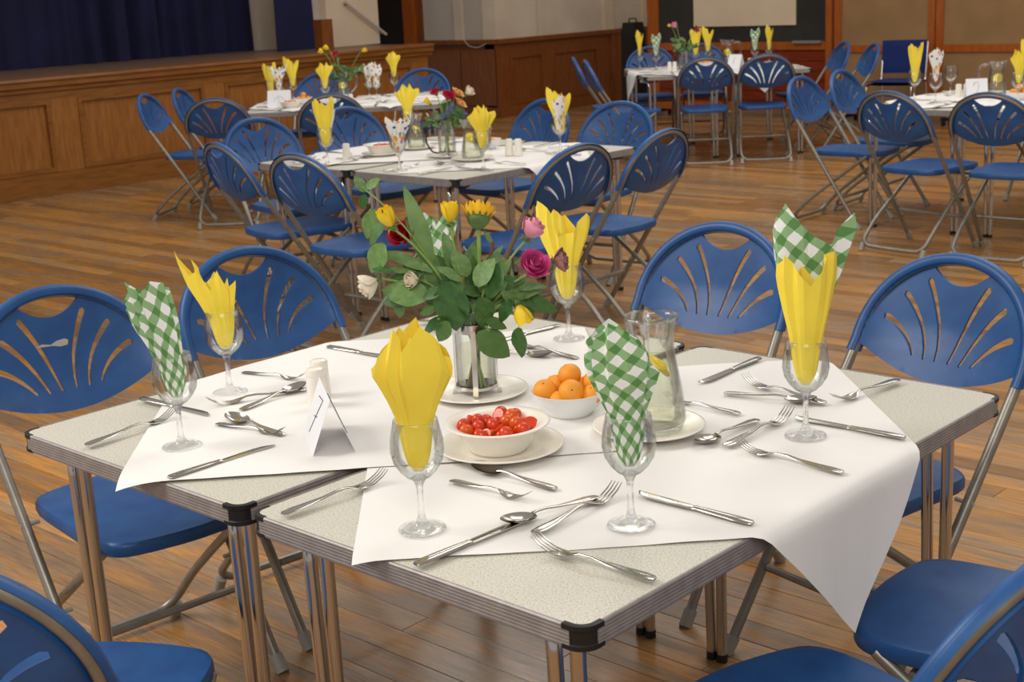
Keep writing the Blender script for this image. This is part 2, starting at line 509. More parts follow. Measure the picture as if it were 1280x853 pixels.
# curtains
def curtain(name, x, y0, y1, z0, z1, amp, per, label, seed=0):
    rg = random.Random(seed); n = int((y1-y0)/.012)
    ph = [rg.uniform(0, 6) for _ in range(4)]
    def prof(yy, z):
        k = (yy+.035*math.sin(yy*3.1+ph[3]))/per*2*PI
        sw = .03*math.sin(z*2.2+ph[0]+yy*1.3)
        a = amp*(.6+.4*math.sin(yy*2.3+ph[1]))
        return x+a*math.sin(k+sw*8+ph[2])+.4*a*math.sin(2.3*k+ph[0])
    nz = 14
    f = MB(); f.grid(lambda u, v: (prof(y0+(y1-y0)*u, z0+(z1-z0)*v), y0+(y1-y0)*u+.01*math.sin(v*5+u*40), z0+(z1-z0)*v), n, nz)
    f.grid(lambda u, v: (prof(y0+(y1-y0)*u, z0+(z1-z0)*v)-.006, y0+(y1-y0)*u+.01*math.sin(v*5+u*40), z0+(z1-z0)*v), n, nz)
    o = f.build(name, 'curtain'); tag(o, label, 'curtain'); return o
curtain('stage_curtain', -11.2, 2.0, 8.05,   .941, 3.2, .085, .30, 'wide navy stage curtain hanging in folds above the panelled stage front', 1)
curtain('stage_curtain', -10.42, 7.74, 8.24, .941, 3.2, .012, .28, 'narrow flat navy curtain between the two pale stage posts', 5)
ws = empty('trim_1'); tag(ws, kind='structure')
MB().box((-11.35, 8.06, .94), (-11.1, 8.32, 3.2)).build('post', 'plaster', ws, smooth=False)
MB().box((-10.62, 8.245, .94), (-10.5, 8.40, 3.2)).build('post', 'plaster2', ws, smooth=False)
wd = empty('wall_stage'); tag(wd, kind='structure')
MB().box((-10.5, 8.40, .94), (-10.4, 9.12, 3.2)).build('wall_board', 'cream', wd, smooth=False)
MB().box((-12.8, -1, .5), (-12.7, 13.9, 3.4)).build('stage_light_block', 'dark', wd, smooth=False)  # added dark backdrop, keeps world light from showing behind the stage
hr = tag(empty('handrail', (-10.35, 8.9, 1.2)), 'grey sloping handrail fixed to the cream board at the stage side', 'handrail')
MB().tube([(0, -.28, .20), (0, .27, -.17)], .016, 8).build('rail', 'plaster2', hr)
for q in ((-.24, .173), (.23, -.143)):
    MB().tube([(-.045, q[0], q[1]-.01), (0, q[0], q[1])], .012, 6).build('bracket', 'tube', hr)
bx_ = tag(MB().box((-.06, -.07, 0), (.06, .07, .30)).build('wooden_box', 'dadowood', None, False, loc=(-9.9, 7.93, .941)), 'small dark brown wooden box standing on the stage edge', 'box')
# recessed wall beyond the stage
wb = empty('wall_alcove'); tag(wb, kind='structure')
MB().box((-12.6, 10.66, 0), (-10.1, 10.8, .87)).build('dado_back', 'dadowood', wb, smooth=False)
panelled(wb, 'y', 10.62, -11.28, -10.09, 0, .84, [], 'dadowood', 'dadowood', .14, .78)
MB().box((-11.28, 10.605, .14), (-10.68, 10.62, .78)).build('panel', 'dadowood', wb, smooth=False)
MB().box((-10.66, 10.600, .14), (-10.10, 10.62, .78)).build('panel', 'dadowood', wb, smooth=False)
MB().box((-11.28, 10.56, .84), (-10.06, 10.62, .89)).build('dado_rail', 'dadowood', wb, smooth=False)
MB().box((-11.27, 10.62, .87), (-10.28, 10.8, 3.3)).build('plaster', 'plaster2', wb, smooth=False)
MB().box((-10.72, 10.58, .89), (-10.60, 10.62, 3.3)).build('pilaster', 'plaster', wb, smooth=False)
MB().box((-11.55, 10.55, .5), (-11.38, 10.8, 3.3)).build('door_post', 'orangewood', wb, smooth=False)
MB().box((-11.38, 10.6, .5), (-11.28, 10.8, 3.3)).build('door_post', 'dadowood', wb, smooth=False)
MB().box((-12.6, 10.62, .5), (-11.55, 10.8, 3.3)).build('doorway_shade_sheet', 'dark', wb, smooth=False)  # near-black sheet across the open doorway, its colour stands in for the shade inside
wr = empty('wall_side'); tag(wr, kind='structure')
WX = -10.08
MB().box((WX-.2, 10.62, 0), (WX-.03, 13.7, .87)).build('backing', 'dadowood', wr, smooth=False)
panelled(wr, 'x', WX, 10.60, 12.66, 0, .84, [(10.82, 11.40), (11.56, 12.42)], 'dadowood', 'dadowood', .14, .70)
panelled(wr, 'x', WX+.03, 12.66, 13.7, 0, .84, [(12.86, 13.5)], 'dadowood', 'dadowood', .14, .70)
MB().box((WX-.03, 10.58, .84), (WX+.05, 13.7, .89)).build('dado_rail', 'dadowood', wr, smooth=False)
MB().box((WX-.2, 10.60, .87), (WX, 13.7, 3.3)).build('plaster', 'plaster', wr, smooth=False)
MB().box((WX, 12.52, .89), (WX+.04, 12.70, 3.3)).build('pilaster', 'cream', wr, smooth=False)
MB().box((WX, 11.30, .89), (WX+.006, 11.32, 3.3)).build('plaster_joint', 'plaster2', wr, smooth=False)
MB().box((WX, 13.3, .89), (WX+.04, 13.5, 3.3)).build('pilaster', 'cream', wr, smooth=False)
wbk = empty('wall_back'); tag(wbk, kind='structure')
MB().box((-10.3, 13.7, 0), (3.5, 13.9, 3.3)).build('plaster', 'plaster2', wbk, smooth=False)
cb = MB(); pts = [(-11.08+0*k, 10.57, 1.4-.1*k) for k in range(5)]
cable = MB().tube([(-10.55, 10.56, 1.6), (-10.56, 10.56, .9), (-10.46, 10.54, .82), (-10.32, 10.54, .80), (-10.18, 10.54, .85)], .0045, 6, fillet=.06).build('cable', 'plaster')
tag(cable, 'loose white cable hanging over the dado rail of the recessed wall', 'cable')

# mobile screens along the back
def screen(name, x0, x1, kind, label):
    Y = 11.35
    t = empty(name, ((x0+x1)/2, Y, 0)); tag(t, label, 'screen', 'wheeled screens along the back wall')
    a = x0-(x0+x1)/2; b = x1-(x0+x1)/2
    fm = 'orangewood' if kind == 'board' else 'orangewood'
    pw = .15 if kind == 'board' else .075
    MB().box((a, 0, .08), (a+pw, .06, 2.4)).build('post', fm, t, smooth=False)
    MB().box((b-.07, 0, .08), (b, .06, 2.4)).build('post', fm, t, smooth=False)
    for z0, z1 in ((.08, .17), (2.34, 2.4)): MB().box((a+pw, .0, z0), (b-.07, .06, z1)).build('rail', fm, t, smooth=False)
    if kind == 'board':
        MB().box((a+pw, -.01, .71), (b-.07, .06, .79)).build('rail', fm, t, smooth=False)
        MB().box((a+pw, .015, .17), (b-.07, .045, .71)).build('lower_panel', 'redwood', t, smooth=False)
        for k in range(5):
            MB().box((a+pw, .005, .2+k*.1), (b-.07, .015, .29+k*.1)).build('slat', 'redwood', t, smooth=False)
        MB().box((a+pw, .015, .79), (b-.07, .045, 2.34)).build('blackboard', 'blackboard', t, smooth=False)
        MB().box((a+.62, .0, .955), (a+1.87, .014, 2.2)).build('pinned_sheet', 'cream', t, smooth=False)
        MB().box((b-.42, -.05, .775), (b-.1, .0, .80)).build('chalk_tray', 'alu', t, smooth=False)
    else:
        MB().box((a+pw, -.005, .68), (b-.07, .06, .75)).build('rail', fm, t, smooth=False)
        MB().box((a+pw, .015, .17), (b-.07, .045, .68)).build('fabric_panel', 'hessian', t, smooth=False)
        MB().box((a+pw, .015, .75), (b-.07, .045, 2.34)).build('fabric_panel', 'hessian', t, smooth=False)
    for x in (a+.15, b-.15):
        cs = MB().box((x-.02, -.12, .045), (x+.02, .2, .08)).build('caster_bar', 'black', t, smooth=False)
        for yy in (-.1, .18):
            MB().tube([(x-.012, yy, .024), (x+.012, yy, .024)], .024, 12).build('caster', 'black', cs)
screen('blackboard_screen', -8.5, -6.22, 'board', 'tall wheeled blackboard in an orange wood frame with a pale sheet pinned on')
screen('partition_screen', -6.19, -5.13, 'p', 'brown hessian partition screen immediately right of the blackboard')
screen('partition_screen', -5.12, -3.6, 'p', 'brown hessian partition screen at the right edge of the photo')
screen('partition_screen', -3.58, -2.0, 'p', 'brown hessian partition screen beyond the right edge of the photo')
bp = tag(empty('loudspeaker_case', (-8.66, 11.3, 0)), 'black upright case standing at the left end of the blackboard', 'case')
cs_ = MB(); cs_.rings([[(x, y, z) for x, y in ((-.10*k, -.1*k), (.10*k, -.1*k), (.10*k, .1*k), (-.10*k, .1*k))] for z, k in ((0, 1), (.9, .95), (1.02, .8))])
cs_.build('body', 'black', bp, smooth=False)
MB().tube([(-.05, 0, 1.02), (-.05, 0, 1.06), (.05, 0, 1.06), (.05, 0, 1.02)], .008, 6, fillet=.02).build('handle', 'black', bp)

# upholstered stacking chair
sc = empty('stacking_chair', (-5.2, 10.75, 0), .12)
tag(sc, 'square blue upholstered chair on thin metal legs in front of the brown screens', 'chair')
def pad(w, d, t, n=10):
    mb = MB()
    mb.grid(lambda u, v: ((u-.5)*w, (v-.5)*d, t/2*(1-abs(2*u-1)**6*.5)*(1-abs(2*v-1)**6*.5)), n, n)
    mb.grid(lambda u, v: ((.5-u)*w, (v-.5)*d, -t/2*(1-abs(2*u-1)**6*.5)*(1-abs(2*v-1)**6*.5)), n, n)
    return mb
pb = pad(.42, .30, .05)
pb.v = [(x, .05*(1-(x/.21)**2)+z, y) for x, y, z in pb.v]
pb.build('backrest', 'uphol', sc, loc=(0, .2, .665))
pad(.44, .42, .05).build('seat', 'uphol', sc, loc=(0, 0, .45))
for s in (-1, 1):
    MB().tube([(s*.21, -.2, 0), (s*.21, -.19, .43), (s*.21, .17, .44), (s*.21, .22, .80)], .010, 8, fillet=.04).build('frame', 'chrome', sc)
    MB().tube([(s*.21, .26, 0), (s*.21, .19, .44)], .010, 8).build('leg', 'chrome', sc)

# ------------------------------------------------------------------ fan-back folding chair
def smooth_hoop(a=.217, z0=.657, z1=.852, n=28):
    pts = []
    for i in range(n+1):
        th = PI*i/n
        x = -a*math.cos(th); k = math.sin(th)**.92
        z = z0+(z1-z0)*k
        pts.append((x, z))
    return pts
def yz(z):      # depth of the main tube at height z (side view: slopes back, a little steeper above)
    return .235-.653*z if z < .657 else -.194-.45*(z-.657)
def make_chair():
    t = empty('folding_chair')
    hoop = smooth_hoop()
    path = [Vector((-.213, yz(.012), .012))]
    path += [Vector((-.217, yz(.55), .55))]
    path += [Vector((x, yz(z), z)) for x, z in hoop]
    path += [Vector((.217, yz(.55), .55)), Vector((.213, yz(.012), .012))]
    MB().tube(path, .0115, 10).build('frame_tube', 'tube', t)
    for s in (-1, 1):
        MB().tube([(s*.213, yz(-.0)+.004, 0), (s*.213, yz(.035), .035)], .0155, 10).build('foot_cap', 'cap', t)
    # rear leg frame: runs from under the front of the seat down to the rear cross bar
    rp = [(-.18, .26, .425), (-.185, .05, .27), (-.197, -.10, .155), (-.197, -.195, .06), (-.160, -.212, .030), (0, -.214, .028),
          (.160, -.212, .030), (.197, -.195, .06), (.197, -.10, .155), (.185, .05, .27), (.18, .26, .425)]
    MB().tube(rp, .0105, 10, fillet=.05).build('leg_frame', 'tube', t)
    for s in (-1, 1):
        MB().tube([(s*.195, -.222, 0), (s*.193, -.200, .042)], .0145, 10).build('foot_cap', 'cap', t)
    zb = .18
    cb = MB().tube([(-.20, yz(zb), zb), (.20, yz(zb), zb)], .009, 8); cb.build('cross_bar', 'tube', t)
    cb2 = MB().tube([(-.176, .20, .395), (.176, .20, .395)], .008, 8); cb2.build('seat_bar', 'tube', t)
    for s in (-1, 1):
        for zz, yy in ((.245, yz(.245)), (.415, yz(.415))):
            MB().tube([(s*.185, yy, zz), (s*.228, yy, zz)], .005, 8).build('pivot_bolt', 'cap', t)
    # seat
    sb = MB(); N = 26
    def outline(k, z, drop=0):
        pts = []
        # straight-ish front, rounded front corners, narrower curved back
        ctrl = [(-.176, -.06), (-.186, .10), (-.190, .22), (-.176, .285), (-.13, .315), (0, .333), (.13, .315), (.176, .285), (.190, .22), (.186, .10), (.176, -.06), (.15, -.105), (.09, -.125), (0, -.132), (-.09, -.125), (-.15, -.105)]
        m = len(ctrl)
        for i in range(m):
            p0, p1, p2, p3 = (Vector(ctrl[(i+j-1) % m]+(0,)) for j in range(4))
            for q in range(3):
                u = q/3
                p = .5*((2*p1)+(-p0+p2)*u+(2*p0-5*p1+4*p2-p3)*u*u+(-p0+3*p1-3*p2+p3)*u**3)
                cx, cy = p.x*k, .10+(p.y-.10)*k
                pts.append((cx, cy, z-.25*abs(min(0, .0))+drop))
        return list(reversed(pts))
    rings = [outline(.93, .418), outline(.985, .417), outline(1.0, .424), outline(1.0, .438), outline(.985, .446), outline(.94, .447), outline(.80, .441), outline(.5, .437), outline(.2, .436)]
    sb.rings([list(reversed(r)) for r in rings])
    sb.build('seat', 'plastic', t, sharp=60)
    # backrest with fan slots and a hand hole, cut as one sheet, then bowed
    A = .211; ZB = .60
    def zt(x):     # top outline = inside of hoop
        k = max(0, 1-(x/(A+.004))**2)
        return .657+.188*k**.46
    def zbot(x): return .655-.062*math.cos(x/A*PI/2)**.8 if abs(x) < A else .655
    outer = [(-A, .652)]
    nb_ = 22
    for i in range(1, nb_): x = -A+2*A*i/nb_; outer.append((x, zbot(x)))
    outer.append((A, .652))
    for i in range(1, 36):
        th = PI*i/36; x = A*math.cos(th); outer.append((x, .655+.190*math.sin(th)**.92))
    holes = []
    def slot(x0, z0, x1, z1, w0, w1, bend):
        pts = []
        n = 7
        def c(t): 
            d = Vector((x1-x0, z1-z0)); nrm = Vector((-d.y, d.x)).normalized()
            return Vector((x0+d.x*t, z0+d.y*t))+nrm*bend*4*t*(1-t), nrm
        for i in range(n+1):
            t_ = i/n; p, nr = c(t_); ww = w0+(w1-w0)*t_
            pts.append(p+nr*ww)
        p, nr = c(1); d = Vector((x1-x0, z1-z0)).normalized(); pts.append(p+d*w1*.9)
        for i in range(n, -1, -1):
            t_ = i/n; p, nr = c(t_); ww = w0+(w1-w0)*t_
            pts.append(p-nr*ww)
        return [tuple(q) for q in pts]
    for s in (-1, 1):
        holes.append(slot(s*.017, .634, s*.0765, .800, .0028, .0076, s*.009))
        holes.append(slot(s*.047, .634, s*.129, .765, .0028, .0076, s*.011))
        holes.append(slot(s*.077, .638, s*.166, .712, .0028, .0076, s*.009))
    hh = []
    for i in range(15):
        x = -.072+.144*i/14; hh.append((x, .841-.012*abs(x/.072)**2.2))
    for i in range(1, 14):
        x = .072-.144*i/14; hh.append((x, .797+.032*abs(x/.072)**2.0))
    holes.append(hh)
    def inside(p, poly):
        x, y = p; c = False; n = len(poly)
        for i in range(n):
            x1, y1 = poly[i]; x2, y2 = poly[i-1]
            if (y1 > y) != (y2 > y) and x < (x2-x1)*(y-y1)/(y2-y1)+x1: c = not c
        return c
    V = []; E_ = []
    for poly in [outer]+holes:
        o = len(V); V += [Vector(p) for p in poly]; E_ += [(o+i, o+(i+1) % len(poly)) for i in range(len(poly))]
    st = .013
    for i in range(-16, 17):
        for j in range(0, 22):
            p = (i*st+(.5*st if j % 2 else 0), .59+j*st)
            if not inside(p, outer) or any(inside(p, h) for h in holes): continue
            if min((Vector(p)-q).length for q in V[:]) < .006: continue
            V.append(Vector(p))
    vs, es, fs, *_ = delaunay_2d_cdt(V, E_, [], 0, 1e-6)
    F = []
    for f in fs:
        c = sum((vs[i] for i in f), Vector((0, 0)))/len(f)
        if inside(c, outer) and not any(inside(c, h) for h in holes): F.append(tuple(f))
    def bow(x, z):   # sheet is level with the tube at its edge, bowed backwards in the middle
        k = max(0, 1-(x/A)**2)
        top = max(0, (z-.79)/.06)
        return yz(z)+.006-.042*k**.8*(1-min(1, max(0, (z-.70)/.15))*.75)
    mb = MB(); n = len(vs); th = .0065
    P3 = [(p.x, bow(p.x, p.y), p.y) for p in vs]
    mb.v = [(x, y_+th/2, z) for x, y_, z in P3]+[(x, y_-th/2, z) for x, y_, z in P3]
    cnt = {}
    for f in F:
        for i in range(len(f)):
            a, b_ = f[i], f[(i+1) % len(f)]; cnt[(a, b_)] = cnt.get((a, b_), 0)+1
    mb.f = [tuple(reversed(f)) for f in F]+[tuple(i+n for i in f) for f in F]
    for (a, b_) in cnt:
        if (b_, a) not in cnt: mb.f.append((a, b_, b_+n, a+n))
    mb.build('backrest', 'plastic', t, sharp=50)
    # moulded rim that clips over the front of the hoop
    rim = MB(); rings = []
    prof = [(-.0125, -.005), (-.0138, .004), (-.0115, .0125), (-.004, .0150), (.001, .0135), (.006, .0120), (.0095, .0085), (.0105, .0), (.0105, -.013)]
    hp = [(-.2175, .630)]+[(x, z) for x, z in smooth_hoop(.217, .657, .853, 40)]+[(.2175, .630)]
    m = len(hp)
    for i, (x, z) in enumerate(hp):
        a = Vector(hp[max(0, i-1)]); b2 = Vector(hp[min(m-1, i+1)]); d = (b2-a).normalized()
        nr = Vector((-d.y, d.x))        # outward
        if i == 0 or i == m-1: nr = Vector((-1 if i == 0 else 1, 0))
        ring = []
        for pu, pf in prof:
            X = x+nr.x*pu*-1; Z = z+nr.y*pu*-1
            ring.append((X, yz(Z)+pf*.92, Z+pf*.35))
        rings.append(ring+[(q[0], q[1]-.003, q[2]) for q in reversed(ring)])
    rim.rings(rings)
    rim.build('back_rim', 'plastic', t, sharp=60)
    return t
chair0 = make_chair()
CH = 'chair'
LBL = {}
chairs = [
 # group 1, the front table
 (-1.598, .32, -1.659, 'blue fan-back folding chair nearest the left edge, white scuff on its back', 'chairs around the front table'),
 (-1.592, .859, -1.682, 'blue fan-back chair behind the front-left yellow napkin glass', 'chairs around the front table'),
 (-.97, 1.475, 3.16, 'blue fan-back chair behind the water jug of the front table', 'chairs around the front table'),
 (-.342, 1.372, 2.926, 'blue fan-back chair behind the right corner of the front table', 'chairs around the front table'),
 (-.745, -.375, .62, 'blue folding chair cut off by the bottom left corner of the photo', 'chairs around the front table'),
 (.288, .86, 1.698, 'blue folding chair whose seat shows right of the hanging paper corner', 'chairs around the front table'),
 (.235, .345, 1.36, 'blue folding chair cut off by the bottom right corner, its rim running up right', 'chairs around the front table'),
 # group 2
 (-4.12, 2.747, -.18, 'blue folding chair seen from behind, left one on the near side of the middle table', 'chairs around the middle table'),
 (-3.47, 2.62, .03, 'blue folding chair seen from behind, right one on the near side of the middle table', 'chairs around the middle table'),
 (-2.781, 3.039, 1.483, 'blue folding chair at the right side of the middle table, the nearer of two', 'chairs around the middle table'),
 (-2.775, 3.56, 1.60, 'blue folding chair at the right side of the middle table, the farther of two', 'chairs around the middle table'),
 (-4.129, 4.36, 3.035, 'blue chair on the far side of the middle table behind the water jug', 'chairs around the middle table'),
 (-3.525, 4.33, 3.256, 'blue chair on the far side of the middle table behind its right corner', 'chairs around the middle table'),
 (-4.76, 3.30, -1.72, 'blue chair facing us at the left end of the middle table, the nearer one', 'chairs around the middle table'),
 (-4.75, 3.92, -1.70, 'blue chair facing us at the left side of the middle table, the farther one', 'chairs around the middle table'),
 # group 3
 (-7.353, 4.478, -.96, 'leftmost blue folding chair, seen side-on before the stage panelling', 'chairs around the table by the stage'),
 (-7.60, 4.93, -.93, 'second blue chair from the left, side-on before the stage panelling', 'chairs around the table by the stage'),
 (-6.76, 4.41, .687, 'blue chair seen from behind at the near left of the stage-side table', 'chairs around the table by the stage'),
 (-6.157, 4.832, .81, 'blue chair seen from behind at the near right of the stage-side table', 'chairs around the table by the stage'),
 (-7.80, 6.05, 3.80, 'blue chair facing us behind the fruit bowl of the stage-side table', 'chairs around the table by the stage'),
 (-7.10, 6.50, 3.75, 'blue chair facing us at the far right of the stage-side table', 'chairs around the table by the stage'),
 # group 4
 (-5.538, 8.193, .656, 'blue chair seen from behind, left one before the blackboard table', 'chairs around the blackboard table'),
 (-5.224, 8.557, .694, 'blue chair seen from behind, right one before the blackboard table', 'chairs around the blackboard table'),
 (-6.87, 9.25, 3.83, 'blue chair behind the left part of the blackboard table', 'chairs around the blackboard table'),
 (-6.56, 9.62, 3.79, 'blue chair behind the middle of the blackboard table', 'chairs around the blackboard table'),
 (-6.55, 8.20, -.81, 'blue chair side-on left of the blackboard table, the one farther left', 'chairs around the blackboard table'),
 (-6.16, 7.88, -.75, 'blue chair side-on left of the blackboard table, the one closer to it', 'chairs around the blackboard table'),
 (-5.46, 9.74, 2.42, 'blue chair at the right end of the blackboard table, closest to it', 'chairs around the blackboard table'),
 (-5.02, 9.45, 2.36, 'blue chair at the right end of the blackboard table, in front of the partition', 'chairs around the blackboard table'),
 # group 5
 (-3.22, 6.274, -1.529, 'blue chair side-on at the left of the table numbered 2, the nearer one', 'chairs around the table numbered 2'),
 (-3.24, 6.80, -1.494, 'blue chair side-on at the left of the table numbered 2, the farther one', 'chairs around the table numbered 2'),
 (-2.425, 5.69, -.159, 'blue chair seen from behind, left one on the near side of table 2', 'chairs around the table numbered 2'),
 (-1.938, 5.70, .03, 'blue chair seen from behind at the right photo edge, near side of table 2', 'chairs around the table numbered 2'),
 (-2.45, 7.62, 3.1, 'blue chair on the far side of table 2 behind the glass jug', 'chairs around the table numbered 2'),
]
first_chair = None
for x, y, a, lb, gr in chairs:
    o = copy_tree(chair0, (x, y, 0), a, lb, CH, gr)
    if first_chair is None: first_chair = o
drop_tree(chair0)
# the white scuff on the first chair's back
sc_ = MB()
shape = [(-.052, .0), (-.035, .004), (-.015, -.001), (.0, .005), (.02, .007), (.028, .002), (.024, -.008), (.006, -.009), (-.012, -.004), (-.03, -.003)]
def bow2(x, z):
    k = max(0, 1-(x/.211)**2)
    return yz(z)+.006-.042*k**.8*(1-min(1, max(0, (z-.70)/.15))*.75)
sc_.add([(-x, bow2(-x, .738+z)+.0039, .738+z) for x, z in shape], [tuple(range(len(shape)))])
tag(sc_.build('scuff_mark', 'plaster2', first_chair, smooth=False), 'white scuff on the plastic')

# ------------------------------------------------------------------ tables
TH = .70
def rrect(x0, y0, x1, y1, r, n=5):
    p = []
    for cx, cy, a0 in ((x1-r, y1-r, 0), (x0+r, y1-r, PI/2), (x0+r, y0+r, PI), (x1-r, y0+r, 1.5*PI)):
        for i in range(n+1):
            a = a0+PI/2*i/n; p.append((cx+r*math.cos(a), cy+r*math.sin(a)))
    return p
def make_table():
    Wd, L = .686, 1.2227
    t = empty('folding_table')
    top = MB(); o = rrect(-Wd+.004, .004, -.004, L-.004, .022)
    top.rings([[(x, y, .672) for x, y in o], [(x, y, .6985) for x, y in o], [(x*1.0, y, .7) for x, y in rrect(-Wd+.0055, .0055, -.0055, L-.0055, .021)]])
    top.build('table_top', 'laminate', t, sharp=30)
    # ribbed aluminium edging on each side
    prof = [(.0, .7006), (.003, .7006), (.004, .6995)]
    z = .6995
    for k in range(6):
        prof += [(.0050, z-.0010), (.0050, z-.0034), (.0044, z-.0040), (.0044, z-.0048)]; z -= .0052
    prof += [(.004, .6675), (.0, .6665), (-.012, .6665), (-.012, .670), (0, .670)]
    q = rrect(-Wd+.004, .004, -.004, L-.004, .022)
    # four straight runs
    runs = [((-.026, .004), (-Wd+.026, .004), (0, -1)), ((-.026, L-.004), (-Wd+.026, L-.004), (0, 1)), ((-.004, .026), (-.004, L-.026), (1, 0)), ((-Wd+.004, .026), (-Wd+.004, L-.026), (-1, 0))]
    for a, b, nn in runs:
        e = MB(); e.rings([[(p[0]+nn[0]*u, p[1]+nn[1]*u, zz) for u, zz in prof] for p in (a, b)])
        ob = e.build('edge_strip', 'alu', t, smooth=False)
    for cx, cy, sx, sy in ((-.004, .004, 1, -1), (-Wd+.004, .004, -1, -1), (-.004, L-.004, 1, 1), (-Wd+.004, L-.004, -1, 1)):
        m = MB(); rings = []
        for zz, off in ((.6650, .002), (.6660, .0052), (.6725, .0052), (.6740, .0030), (.6915, .0030), (.6930, .0052), (.7000, .0052), (.7008, .0030)):
            outer_, inner_ = [], []
            pts = [(-.034, 0), (-.022, 0)]+[(-.022+.022*math.sin(PI/2*i/6), -.022+.022*math.cos(PI/2*i/6)) for i in range(1, 6)]+[(0, -.022), (0, -.034)]
            for (u, v) in pts:
                ln = math.hypot(u+.022, v+.022)
                nx, ny = ((u+.022)/ln, (v+.022)/ln) if (u > -.022 and v > -.022) else ((0, 1) if v > -.001 else (1, 0))
                outer_.append((cx+sx*(u+nx*off), cy+sy*(v+ny*off), zz)); inner_.append((cx+sx*(u-nx*.003), cy+sy*(v-ny*.003), zz))
            ring = outer_+list(reversed(inner_))
            rings.append(ring if sx*sy > 0 else list(reversed(ring)))
        m.rings(rings); m.build('corner_cap', 'black', t, sharp=35)
    for lx, ly, sx, sy in ((-.085, .07, 1, -1), (-Wd+.085, .07, 1, -1), (-.085, L-.07, 1, 1), (-Wd+.085, L-.07, 1, 1)):
        g = MB()
        r = .0115
        g.tube([(lx-.095, ly+sy*-.06, .655), (lx-.045, ly+sy*-.012, .652), (lx-.030, ly, .62), (lx-.014, ly, 0.012)], r, 12, fillet=.03)
        g.tube([(lx+.012, ly, .667), (lx+.013, ly, .012)], r, 12)
        lg = g.build('leg', 'chrome', t)
        f = MB(); f.tube([(lx-.014, ly, 0), (lx-.014, ly, .018)], .0125, 12); f.tube([(lx+.013, ly, 0), (lx+.013, ly, .018)], .0125, 12)
        f.build('foot_tip', 'black', lg)
        k = MB(); k.rings([[(lx+.012+a*s_, ly+b_*s_*.8-sy*.02, zz) for a, b_ in ((-.045, -.03), (.045, -.03), (.05, 0), (.045, .03), (-.045, .03), (-.05, 0))] for zz, s_ in ((.648, .55), (.658, .95), (.668, 1))])
        k.build('leg_bracket', 'black', t, smooth=False)
    br = MB().tube([(-Wd+.05, L/2, .655), (-.05, L/2, .655)], .01, 8); br.build('brace', 'chrome', t)
    return t
tb0 = make_table()
W_ = .686; GAP = .029
def put(T, a, b):
    c, s = math.cos(T[2]), math.sin(T[2])
    return (T[0]+c*a-s*b, T[1]+s*a+c*b)
G1 = (0, 0, 0); G2 = (-3.118, 2.914, -.0188); G3 = (-6.02, 5.72, .78); G4 = (-5.06, 9.05, .8); G5 = (-1.64, 6.08, -.03)
TN = [(G1, 'the front table', 'right-hand table of the front pair, black corner nearest the camera', 'left-hand table of the front pair, joined along the seam'),
      (G2, 'the middle table', 'right half of the middle pair of tables, behind the front bouquet', 'left half of the middle pair of tables, seven blue chairs about it'),
      (G3, 'the table by the stage', 'right half of the pair of tables close to the stage front', 'left half of the pair of tables close to the stage front'),
      (G4, 'the blackboard table', 'right half of the pair of tables before the blackboard', 'left half of the pair of tables before the blackboard'),
      (G5, 'the table numbered 2', 'grey-topped table at the right photo edge under the orange fruit bowl', 'left half of the pair of tables with the card reading 2')]
def edge(): pass
def put_tables():
    for T, nm, la, lb in TN:
        for off, l in ((0, la), (-W_-GAP, lb)):
            x, y = put(T, off, 0)
            copy_tree(tb0, (x, y, 0), T[2], 'speckled folding table, '+l, 'table', 'tables of '+nm.replace('the ', '', 1))
put_tables(); drop_tree(tb0)

# banquet paper squares
WT = 2*W_+GAP
def paper(T, cx, cy, side, ang, zoff, label, group, seed, hangr=.018, n=56, flare=.10, amp=.0007):
    rg = random.Random(seed); ph = [rg.uniform(0, 6) for _ in range(8)]
    x0, y0, x1, y1 = -WT, 0, 0, 1.2227
    def drop(d, hangr=hangr):     # distance past an edge -> (outward, down)
        if d <= 0: return d, 0
        q = hangr*PI/2
        if d < q: a = d/hangr; return hangr*math.sin(a), hangr*(1-math.cos(a))
        k = d-q
        return hangr+k*flare, hangr+k*math.sqrt(1-flare*flare)
    def fn(u, v):
        a = (u-.5)*side; b = (v-.5)*side
        x = cx+a*math.cos(ang)-b*math.sin(ang); y = cy+a*math.sin(ang)+b*math.cos(ang)
        z = TH+.0016+zoff+amp*(math.sin(x*19+ph[0]+y*4)+math.sin(y*23+ph[1]-x*6)*.7+math.sin((x+y)*41+ph[2])*.4)+amp*1.2
        dz = 0
        rip = .012*math.sin(y*15+ph[3])
        if x > x1: o, dd = drop(x-x1-.006); x = x1+.006+o+(rip*min(1, dd*5)); dz = dd
        elif x < x0: o, dd = drop(x0-.006-x); x = x0-.006-o-(rip*min(1, dd*5)); dz = dd
        rip = .012*math.sin(x*15+ph[4])
        if y > y1: o, dd = drop(y-y1-.006, .12); y = y1+.006+o+(rip*min(1, dd*5)); dz = max(dz, dd)
        elif y < y0: o, dd = drop(y0-.006-y, .12); y = y0-.006-o; dz = max(dz, dd)
        return (x, y, z-dz)
    m = MB(); m.grid(fn, n, n)
    o = m.build('paper_cloth', 'paper', None, True, 0, loc=(T[0], T[1], 0), rot=T[2])
    return tag(o, label, 'tablecloth', group)
paper(G1, -.398, .617, .925, PI/4, 0, 'white paper square hanging in a point over the right edge of the front table', 'white paper squares on the front table', 1)
paper(G1, -.985, .57, .895, PI/4+.02, .0026, 'white paper square on the left half of the front table, lapped over the other', 'white paper squares on the front table', 2)
PP = [((-.39, .64, .87), (-1.03, .62, .88)), ((-.39, .58, .9), (-1.02, .60, .9)), ((-.47, .42, .94), (-1.05, .55, .9)), ((-.39, .58, .9), (-1.02, .58, .9))]
